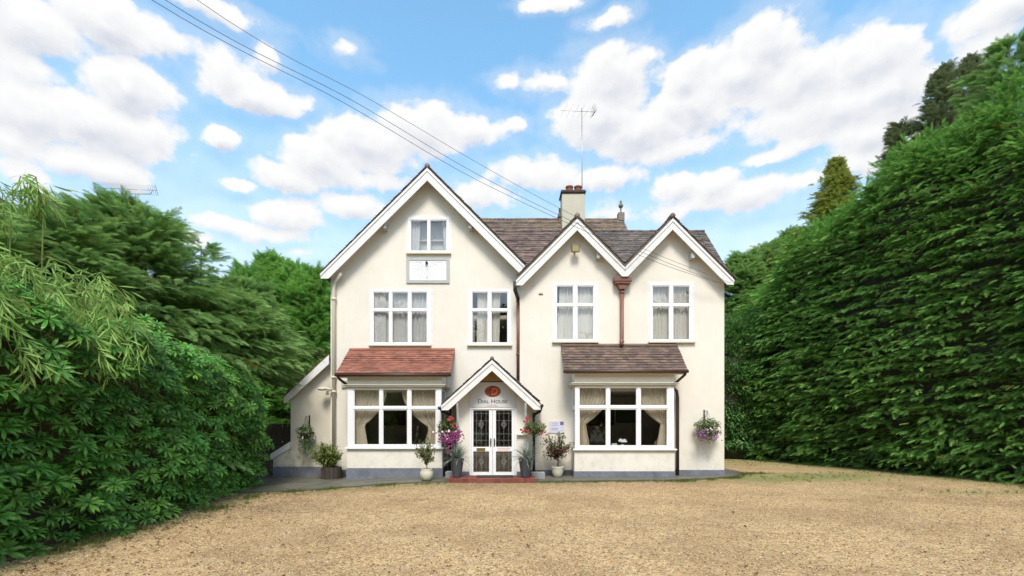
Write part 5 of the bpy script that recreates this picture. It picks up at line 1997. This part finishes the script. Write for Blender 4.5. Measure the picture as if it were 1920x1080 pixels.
def basket(px, py, d, rx_, rz_, label, wall, arm=None, nleaf=900, mat='basket', blooms=(), trail=0.0, stub=True):
    c = P(px, py, d)
    t = thing('hanging_basket', tuple(c), label, 'hanging basket', 'hanging baskets on the house front')
    b = MB()
    topz = c.z + rz_ + .22
    b.lathe((c.x, c.y, c.z), [(.02, -.17), (.1, -.13), (.16, -.05), (.17, .0), (.16, .01), (.1, -.05)], 16)
    b.build('basket', M['wood'], t)
    k_ = MB()
    for a in (0, 2.1, 4.2):
        k_.tube([(c.x + .16 * math.cos(a), c.y + .16 * math.sin(a), c.z), (c.x, c.y, topz - .02)], .004, 4)
    k_.build('chain', M['iron'], t)
    w_ = MB()
    w_.tube([(c.x, c.y, topz), (c.x, wall, topz)], .009, 6)
    w_.tube([(c.x, c.y + .05, topz), (c.x, wall - .01, topz - .28)], .007, 6)
    w_.box(c.x - .02, c.x + .02, wall - .012, wall - .001, topz - .3, topz + .05)
    w_.build('wall_bracket', M['iron'], t)
    pts = []
    for _ in range(nleaf):
        th, ph = random.uniform(0, 2 * PI), math.acos(random.uniform(-1, 1))
        r = random.uniform(.55, 1) ** .6 * (1 + .25 * math.sin(th * 3 + px) * math.sin(ph * 4))
        z = math.cos(ph)
        yy = max(-1, min(1, math.sin(th) * math.sin(ph)))
        pts.append((c.x + rx_ * r * math.cos(th) * math.sin(ph), min(c.y + rx_ * .85 * r * yy, wall - .03), c.z + rz_ * r * z - (trail * random.random() ** 2 if z < 0 else 0)))
    foliage('foliage', pts, M[mat], t, .06, .032, .3)
    for mname, n_, (ox, oz, sx, sz), s in blooms:
        cs = [(c.x + ox + random.gauss(0, sx), c.y - rx_ * random.uniform(.3, .95), c.z + oz + random.gauss(0, sz)) for _ in range(n_)]
        flowers('flowers', cs, M[mname], t, s)
    return t


basket(838, 800, 14.0, .27, .27, 'hanging basket with red blooms above trailing magenta flowers, left of the door', DB + .6,
       blooms=[('redflower', 16, (.12, .2, .05, .05), .035), ('redflower', 8, (.22, .0, .05, .06), .035), ('pinkflower', 150, (.10, -.34, .19, .09), .027), ('pinkflower', 80, (.27, -.24, .08, .09), .03),
               ('paleflower', 16, (-.02, -.22, .16, .08), .035), ('pinkflower', 40, (.10, -.52, .07, .14), .026)])
basket(1003, 803, 13.95, .32, .22, 'hanging basket of geraniums with red blooms right of the door', PY + .8, nleaf=700, mat='basket',
       blooms=[('redflower', 22, (-.28, -.08, .08, .04), .032), ('redflower', 8, (-.24, .24, .05, .04), .04), ('redflower', 10, (.22, -.12, .05, .07), .03)])
basket(1327, 800, 14.72, .38, .26, 'round hanging basket with purple flowers on the right end wall', DR, nleaf=1300, trail=.22,
       blooms=[('purpleflower', 34, (-.24, -.24, .10, .08), .03), ('purpleflower', 16, (.1, -.3, .12, .08), .028), ('paleflower', 10, (.0, -.1, .1, .06), .03)])
basket(573, 812, 15.15, .27, .30, 'straggly hanging basket without blooms on the lean-to wall', LE, nleaf=800, trail=.5, mat='laurel',
       blooms=[('paleflower', 8, (.0, -.2, .1, .1), .02)])

# ------------------------------------------------------------------ fence behind the lean-to
fe = thing('fence', (-8.5, 17.0, -.15), 'dark weathered board fence in the gap left of the house', 'fence')
for k in range(18):
    x = -10.6 + k * .2
    MB().box(x, x + .18, 17.0 + (k % 2) * .012, 17.02 + (k % 2) * .012, -.2, 1.6 + random.uniform(-.01, .01)).build('board', M['fencewood'], fe)
MB().box(-10.7, -7.05, 17.035, 17.08, 1.2, 1.28).build('rail', M['fencewood'], fe)
MB().box(-10.7, -7.05, 17.035, 17.08, .3, .38).build('rail', M['fencewood'], fe)

# ------------------------------------------------------------------ hedges
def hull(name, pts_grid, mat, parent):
    """rough dark shell standing for the twigs and shade behind the leaves"""
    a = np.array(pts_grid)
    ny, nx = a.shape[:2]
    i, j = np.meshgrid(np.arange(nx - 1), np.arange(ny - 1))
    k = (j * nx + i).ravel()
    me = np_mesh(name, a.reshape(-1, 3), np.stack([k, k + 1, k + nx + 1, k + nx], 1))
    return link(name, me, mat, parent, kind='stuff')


# rhododendron hedge on the left
def rho_surf(y, s):
    """y along the drive, s 0..1 from foot over the face to the back of the top"""
    h = np.interp(y, [2, 6, 9, 12, 13.2, 13.8], [3.85, 3.8, 3.6, 3.45, 3.35, 3.0]) + (fbm(y * .8, 8.0) - .5) * .8
    xf = np.interp(y, [2, 6, 9, 12, 13, 13.8], [-6.05, -6.15, -6.35, -6.6, -6.75, -7.1])
    ang = np.clip((s - .55) / .45, 0, 1) * (PI / 2)
    r = .6
    z = np.where(s < .55, s / .55 * (h - r), h - r + r * np.sin(ang))
    x = np.where(s < .55, xf - .05 * np.sin(s / .55 * PI), xf - (1 - np.cos(ang)) * 1.6)
    lump = (fbm(y * 1.1, s * 5.0, 1.3) - .5) * .9 + (fbm(y * 3.2, s * 13, 4.1) - .5) * .55
    nx, nz = np.where(s < .55, 1.0, np.cos(ang)), np.where(s < .55, .25, .25 + np.sin(ang))
    return x + nx * lump, z + gz(x) + nz * lump * .5, nx, nz


rh = thing('rhododendron_hedge', (-7.2, 8, -.15), 'dense dark green rhododendron hedge along the left side of the drive', 'hedge')
def rho_layer(ny, ns, d0, d1, sc):
    a_, b_ = np.meshgrid(np.arange(ny), np.arange(ns))
    y_ = (2.6 + 11.1 * ((a_ + (b_ % 2) * .5 + RNG.uniform(-.45, .45, a_.shape)) / ny)).ravel()
    s_ = np.clip((b_ + .5 + RNG.uniform(-.45, .45, a_.shape)) / ns, 0, 1).ravel()
    n = len(y_)
    x_, z_, nx_, nz_ = rho_surf(y_, s_)
    dep = RNG.uniform(d0, d1, n)
    x_ = x_ - nx_ * dep
    z_ = np.maximum(z_ - nz_ * dep * .4, gz(x_) + .04)
    fw = np.stack([nx_ * .55, RNG.normal(-.32, .2, n), nz_ * .3 + .66 + RNG.normal(0, .16, n)], 1) + RNG.normal(0, .08, (n, 3))
    return np.stack([x_, y_, z_], 1), fw, RNG.normal(0, 1, (n, 3)), RNG.uniform(*sc, n)


L_ = [rho_layer(50, 22, -.12, .12, (.8, 1.5)), rho_layer(34, 16, .15, .38, (.8, 1.25)), rho_layer(34, 15, .38, .6, (.8, 1.1))]
p, f, u, s = [np.concatenate(q_) for q_ in zip(*L_)]
scatter('foliage', p, f, u, s, T_RHO, NV, rh)
gy, gs = np.meshgrid(np.linspace(2, 13.9, 60), np.linspace(0, 1, 30))
hx_, hz_, nx2, nz2 = rho_surf(gy, gs)
hull('twig_shade_hull', np.stack([hx_ - .62 * nx2 - .1, gy, hz_ - .3 * nz2 - .05], -1), M['innershade'], rh)
tw = MB()
for k in range(22):
    yy = random.uniform(4, 11.5)
    xx = -7.4
    tw.tube([(xx, yy, -.1), (xx + .1, yy + random.uniform(-.3, .3), 1.2), (xx + .2, yy + random.uniform(-.4, .4), 2.0)], [.04, .03, .015], 6)
tw.build('stems', M['bark'], rh, kind='stuff')

# tall conifer hedge on the right
HH_D = [2, 8, 11, 13, 14.5, 15.8, 17.2, 18.6, 20, 21.5, 23, 24.8, 26]
HH_H = [9.6, 9.8, 10.0, 10.5, 11.2, 11.6, 11.4, 10.9, 10.3, 9.6, 8.7, 7.9, 7.3]


def con_surf(y, s):
    h = np.interp(y, HH_D, HH_H) + (fbm(y * .9, 5.0) - .5) * 1.5
    ang = np.clip((s - .8) / .2, 0, 1) * (PI / 2)
    r = 1.6
    z = np.where(s < .8, s / .8 * (h - r), h - r + r * np.sin(ang))
    x = hedge_x(y) + np.where(s < .8, .35 - .35 * np.sin(np.clip(s / .8, 0, 1) * PI) + .55 * s, .79 + (1 - np.cos(ang)) * 2.2)
    lump = (fbm(y * .8, s * 7.0, 2.3) - .5) * 1.5 + (fbm(y * 2.0, s * 22, 4.1) - .5) * .9
    nx, nz = np.where(s < .8, 1.0, np.cos(ang)), np.where(s < .8, .0, np.sin(ang))
    return x - nx * lump, z + nz * lump * .5, nx, nz


ch_ = thing('conifer_hedge', (14.5, 15, -.05), 'towering feathery green conifer hedge along the right side of the drive', 'hedge')
def hedge_layer(ys, ss, inset, ne, Lr, sc, spread, rollj, zj):
    n = len(ys)
    x_, z_, nx_, nz_ = con_surf(ys, ss)
    z_ = np.maximum(z_, .10)
    base = np.stack([x_ + nx_ * inset, ys, z_ - nz_ * inset * .6], 1)
    dirv = np.stack([-nx_ * .95 - .12, RNG.normal(-.42, .20, n), nz_ * .75 + RNG.normal(.03, zj, n)], 1)
    return plumes(base, dirv, ne, RNG.uniform(*Lr, n), spread=spread, rollj=rollj, droop=.34, sc=sc, fan=.75, vj=.022)


def strat(y0, y1, ny, ns, j=.42):
    a, b = np.meshgrid(np.arange(ny), np.arange(ns))
    off = (b % 2) * .5
    ys = y0 + (y1 - y0) * ((a + off + RNG.uniform(-j, j, a.shape)) / ny)
    ss = (b + .5 + RNG.uniform(-.33, .33, a.shape) + .8 * (fbm(a * .35, b * .11, 7.0) - .5)) / ns
    return ys.ravel(), np.clip(ss, 0, 1).ravel()


parts_ = [hedge_layer(*strat(11, 25.6, 34, 42), .62, 19, (.75, 1.45), (.34, .72), .36, .30, .09),
          hedge_layer(RNG.uniform(11, 25.5, 900), RNG.uniform(0, 1, 900), .75, 9, (.5, 1.0), (.45, .8), .5, .7, .3),
          hedge_layer(*strat(3, 11, 14, 24), .62, 12, (.85, 1.45), (.6, 1.0), .34, .3, .08),
          hedge_layer(RNG.uniform(11, 25.5, 330), RNG.uniform(.8, 1, 330), .3, 10, (.5, 1.1), (.4, .8), .4, .5, .3)]
ty = RNG.uniform(11, 25.5, 260)                     # leading shoots that break the top line
tx, tz, _, _ = con_surf(ty, RNG.uniform(.86, 1, 260))
parts_.append(plumes(np.stack([tx + .2, ty, tz - .35], 1), np.stack([RNG.normal(-.35, .25, 260), RNG.normal(-.1, .3, 260), np.ones(260)], 1), 9, RNG.uniform(.5, 1.3, 260), spread=.35, rollj=.5, droop=.1, sc=(.35, .7), fan=.5, vj=.03))
p, f, u, s = [np.concatenate(q_) for q_ in zip(*parts_)]
scatter('foliage', p, f, u, s, T_CYP, NV, ch_)
gy, gs = np.meshgrid(np.linspace(2, 26, 70), np.linspace(0, 1, 50))
hx_, hz_, nx2, nz2 = con_surf(gy, gs)
hull('twig_shade_hull', np.stack([hx_ + .55 * nx2 + .1, gy, hz_ - .5 * nz2 - .1], -1), M['innershade'], ch_)
tr = MB()
for k in range(11):
    yy = 3.5 + k * 2.1
    xx = float(hedge_x(yy)) + 1.3
    tr.tube([(xx, yy, -.1), (xx + .05, yy, 3), (xx, yy, 6.0)], [.16, .12, .06], 8)
tr.build('trunks', M['bark'], ch_, kind='stuff')

# laurel at the far end of the hedge beside the house
la = thing('laurel_bush', (11.3, 23.6, -.05), 'broad leaved laurel bush beyond the right corner of the house', 'bush')
n = 5200
v_ = RNG.normal(0, 1, (n, 3))
v_ /= np.linalg.norm(v_, axis=1, keepdims=True)
rr = 1 - np.abs(RNG.normal(0, .1, n)) + (fbm(v_[:, 0] * 2.5, v_[:, 1] * 2.5, v_[:, 2] * 2.5 + 3) - .5) * 1.2
pp_ = np.array([11.2, 23.8, 2.9]) + v_ * rr[:, None] * np.array([1.9, 1.8, 3.6])
pp_[:, 2] = np.maximum(pp_[:, 2], .1)
scatter('foliage', pp_, v_ + RNG.normal(0, .3, (n, 3)), np.tile([0., 0, 1], (n, 1)) + RNG.normal(0, .3, (n, 3)), RNG.uniform(.8, 1.3, n), T_LAU, NV, la)
ib = MB().lathe((11.2, 23.8, 0), [(1.0, -.05), (1.35, 1.5), (1.45, 3), (1.2, 4.6), (.5, 5.8), (.05, 6.1)], 16)
ib.build('twig_shade_hull', M['innershade'], la)


# ------------------------------------------------------------------ trees
def conifer(name, x, y, h, r0, T, label, zmin=.1, n=320, ne=16, group=None, tip=.25, up=.15, hullr=.45, lean=0.0, power=.85, sc=(.7, 1.1), droop=.35, squash=1.0):
    t = thing(name, (x, y, float(gz(x))), label, 'tree', group)
    MB().tube([(x, y, -.2), (x + lean * .3, y, h * .5), (x + lean, y, h)], [h * .016 + .04, h * .010 + .02, .012], 8).build('trunk', M['bark'], t)
    tz = zmin + (1 - zmin) * RNG.uniform(0, 1, n) ** .9
    a = RNG.uniform(0, 2 * PI, n)
    L = r0 * (1 - tz) ** power * RNG.uniform(.5, 1.2, n) * np.where(RNG.uniform(0, 1, n) < .12, 1.4, 1.0) + tip
    base = np.stack([x + lean * tz + L * .35 * np.cos(a), y + L * .35 * np.sin(a) * squash, h * tz], 1)
    d = np.stack([np.cos(a), np.sin(a) * squash, up + .9 * tz ** 4 + RNG.normal(0, .12, n)], 1)
    p, f, u, s = plumes(base, d, ne, L * .65, spread=.40, droop=droop, sc=sc)
    scatter('crown', p, f, u, s, T, NV, t)
    if hullr:
        MB().lathe((x, y, 0), [(r0 * hullr * (1 - q) ** power + .02, h * (zmin + (1 - zmin) * q)) for q in (0, .2, .4, .6, .8, .93)], 10).build('twig_shade_hull', M['innershade'], t)
    return t


GRB = 'conifers behind the right hedge'
conifer('golden_conifer', X(1567, 27), 27, Z(306, 27), 9.5, T_GOL, 'pointed yellow green conifer beyond the far end of the right hedge', .3, 620, 18, sc=(.55, .95), hullr=.3, power=1.1, tip=.05)
conifer('grey_conifer', X(1768, 24), 24, Z(138, 24), 8.0, T_BLU, 'dull grey green conifer, leftmost of the skyline trees over the right hedge', .45, 300, 14, GRB, up=.5, sc=(.55, 1.0), hullr=0, power=1.05, tip=.1)
conifer('grey_conifer', X(1818, 25), 25, Z(118, 25), 7.5, T_BLU, 'dull grey green conifer, middle of the skyline trees over the right hedge', .45, 300, 14, GRB, up=.5, sc=(.55, 1.0), hullr=0, power=1.05, tip=.1)
conifer('grey_conifer', X(1852, 24.5), 24.5, Z(140, 24.5), 6.5, T_GOL if False else T_BLU, 'browner short conifer just left of the open layered tree', .45, 240, 14, GRB, up=.4, sc=(.55, 1.0), hullr=0, power=1.05, tip=.1)
conifer('grey_conifer', X(1690, 26), 26, Z(238, 26), 3.5, T_BLU, 'slim conifer tip poking above the right hedge', .5, 160, 12, GRB, up=.3, hullr=.3)
conifer('layered_conifer', X(1893, 20), 20, Z(72, 20), 5.5, T_CED, 'open layered conifer, tallest tree at the right edge', .5, 130, 22, GRB, up=.2, hullr=0, power=.75, sc=(.6, 1.0))
GRC = 'green conifers beyond the right corner of the house'
for px, py, d, lab in ((1392, 486, 29, 'green conifer nearest the right corner of the house'), (1432, 468, 30, 'green conifer between the house corner conifer and the tall hedge'),
                       (1490, 442, 31, 'green conifer rising at the far end of the tall hedge')):
    conifer('green_conifer', X(px, d), d, Z(py, d), 2.9, T_CED, lab, .1, 420, 16, GRC, sc=(1.0, 1.5), hullr=.6, power=.7)
GRL = 'conifers behind the left hedge'
# trees on the left: long boughs sweep out over the drive
conifer('cedar_tree', -10.0, 8.2, 5.2, 2.7, T_CED, 'cedar nearest the bamboo on the left', .2, 210, 26, GRL, power=.45, up=.12, hullr=.3, sc=(.55, .95), lean=.3)
conifer('cedar_tree', -9.9, 10.6, 5.8, 2.9, T_CED, 'cedar between the bamboo and the pole aerial', .15, 200, 28, GRL, power=.45, up=.12, hullr=.3, sc=(.55, .95))
conifer('cedar_tree', -9.9, 12.4, 6.7, 3.6, T_CED, 'cedar with long boughs sweeping right below the pole aerial', .45, 170, 34, GRL, power=.40, up=.2, hullr=.2, sc=(.6, 1.0))
conifer('cedar_tree', -8.9, 14.6, 5.0, 3.1, T_CED, 'low spreading cedar overhanging the lean-to', .60, 420, 26, GRL, power=.35, up=.10, hullr=.3, sc=(.55, .95))
conifer('cedar_tree', -9.6, 17.0, 6.3, 2.6, T_CED, 'cedar behind the low spreading one over the lean-to', .5, 300, 22, GRL, power=.5, up=.15, hullr=.6, sc=(.7, 1.1))
conifer('umbrella_conifer', X(377, 14.5), 14.5, Z(462, 14.5), 1.1, T_CED, 'small umbrella shaped conifer tip on the left skyline', .72, 40, 16, GRL, power=.35, up=-.1, hullr=0, sc=(.4, .7))
GRD = 'green conifers behind the left side of the house'
for px, py, d, r_, lab in ((470, 520, 24, 2.6, 'conifer with upright shoots left of the gable, leftmost of four'), (513, 500, 25, 2.4, 'tallest of the upright conifers left of the gable'),
                           (555, 520, 24.5, 2.4, 'conifer second from the left gable'), (592, 528, 24, 2.6, 'dark conifer touching the left gable eaves')):
    conifer('green_conifer', X(px, d), d, Z(py, d), r_, T_CYP, lab, .1, 380, 16, GRD, up=.6, sc=(1.0, 1.5), hullr=.6, power=.55)
t = thing('deciduous_tree', (X(604, 30), 30, 0), 'olive leaved tree top showing beside the left eaves', 'tree')
MB().tube([(X(604, 30), 30, -.1), (X(604, 30), 30, 8)], [.2, .08], 8).build('trunk', M['bark'], t)
n = 900
v_ = RNG.normal(0, 1, (n, 3)); v_ /= np.linalg.norm(v_, axis=1, keepdims=True)
scatter('crown', np.array([X(604, 30), 30, 8.6]) + v_ * RNG.uniform(.4, 1, (n, 1)) * np.array([1.6, 1.6, 2.3]), v_, np.tile([0., 0, 1], (n, 1)), RNG.uniform(.7, 1.1, n), T_WOO, NV, t)

# bamboo arching over the left hedge
bm = thing('bamboo', (-7.6, 7.2, -.15), 'light green bamboo arching over the left hedge, leaves hanging', 'bamboo')
cu = MB()
bp, bf, bs = [], [], []
for k in range(24):
    y0 = random.uniform(5.6, 8.3)
    top = random.uniform(3.5, 4.15) if k > 4 else random.uniform(4.7, 5.3)
    if k <= 4: y0 = random.uniform(6.7, 7.3)
    x0 = -7.3 + random.uniform(-.4, .3)
    reach = random.uniform(.9, 1.9) if k > 4 else random.uniform(-.3, .2)
    drop = random.uniform(.8, 1.9) if k > 4 else random.uniform(.2, .5)
    yy = random.uniform(-.5, .5)
    pts = [Vector((x0, y0, 2.2)), Vector((x0 + .05, y0, top - .5)), Vector((x0 + reach * .35, y0 + yy * .3, top)), Vector((x0 + reach * .75, y0 + yy * .7, top - drop * .35)), Vector((x0 + reach, y0 + yy, top - drop))]
    pts = [pts[0].lerp(Vector((x0, y0, -.1)), 1)] + pts
    cu.tube(pts, [.012, .011, .010, .007, .005, .003], 6)
    nseg = 13
    for j in range(nseg):
        t = .30 + .70 * j / nseg
        q = t * (len(pts) - 2)
        i = min(int(q), len(pts) - 3) + 1
        b = pts[i].lerp(pts[i + 1], q - int(q)) if i + 1 < len(pts) else pts[-1]
        for _ in range(1 + (j % 2)):
            bp.append(b + Vector((random.gauss(0, .07), random.gauss(0, .07), random.gauss(0, .05))))
            bf.append((random.uniform(-.1, .9), random.uniform(-.7, .3), random.uniform(-1.3, -.3)))
            bs.append(random.uniform(.65, 1.05))
cu.build('culms', M['pieris'], bm, kind='stuff')
n = len(bp)
scatter('foliage', np.array([tuple(b) for b in bp]), np.array(bf), RNG.normal(0, 1, (n, 3)) + (0.5, -.6, .6), np.array(bs), T_BAM, NV, bm)

# woodland around the plot: mirrored in the windows and closing the view at the sides
wp, wf = [], []
hl = MB()
for (cx_, cy_, w_, h_) in [(-24 + 6 * i, -17 - (i % 3) * 2, 4.6, 9 + (i * 37 % 5)) for i in range(9)] + [(-26, 12, 5, 8), (-24, 20, 5, 9), (-17, 30, 5, 9), (-12, 36, 5, 8), (25, 15, 5, 9), (27, 25, 5, 10), (22, 36, 5, 10), (14, 40, 5, 8), (0, 42, 5, 6), (7, 42, 5, 6), (-6, 42, 5, 6)]:
    m_ = 420
    v_ = RNG.normal(0, 1, (m_, 3)); v_ /= np.linalg.norm(v_, axis=1, keepdims=True)
    c_ = np.array([cx_, cy_, h_ * .55])
    q = c_ + v_ * (RNG.uniform(.75, 1.08, (m_, 1))) * np.array([w_, w_ * .7, h_ * .52])
    wp.append(q); wf.append(v_)
    hl.lathe((cx_, cy_, 0), [(w_ * .5, -.1), (w_ * .62, h_ * .3), (w_ * .62, h_ * .6), (w_ * .4, h_ * .88), (.05, h_)], 10)
wp, wf = np.concatenate(wp), np.concatenate(wf)
wp[:, 2] = np.maximum(wp[:, 2], .2)
n = len(wp)
o = scatter('woodland', wp, wf, np.tile([0., 0, 1], (n, 1)) + RNG.normal(0, .3, (n, 3)), RNG.uniform(1.6, 2.8, n), T_WOO, NV)
tag(o, kind='stuff')
hl.build('woodland_interior', M['innershade'], None, kind='stuff')  # solid dark cores stand for the shade inside the trees
bpy.context.view_layer.update()
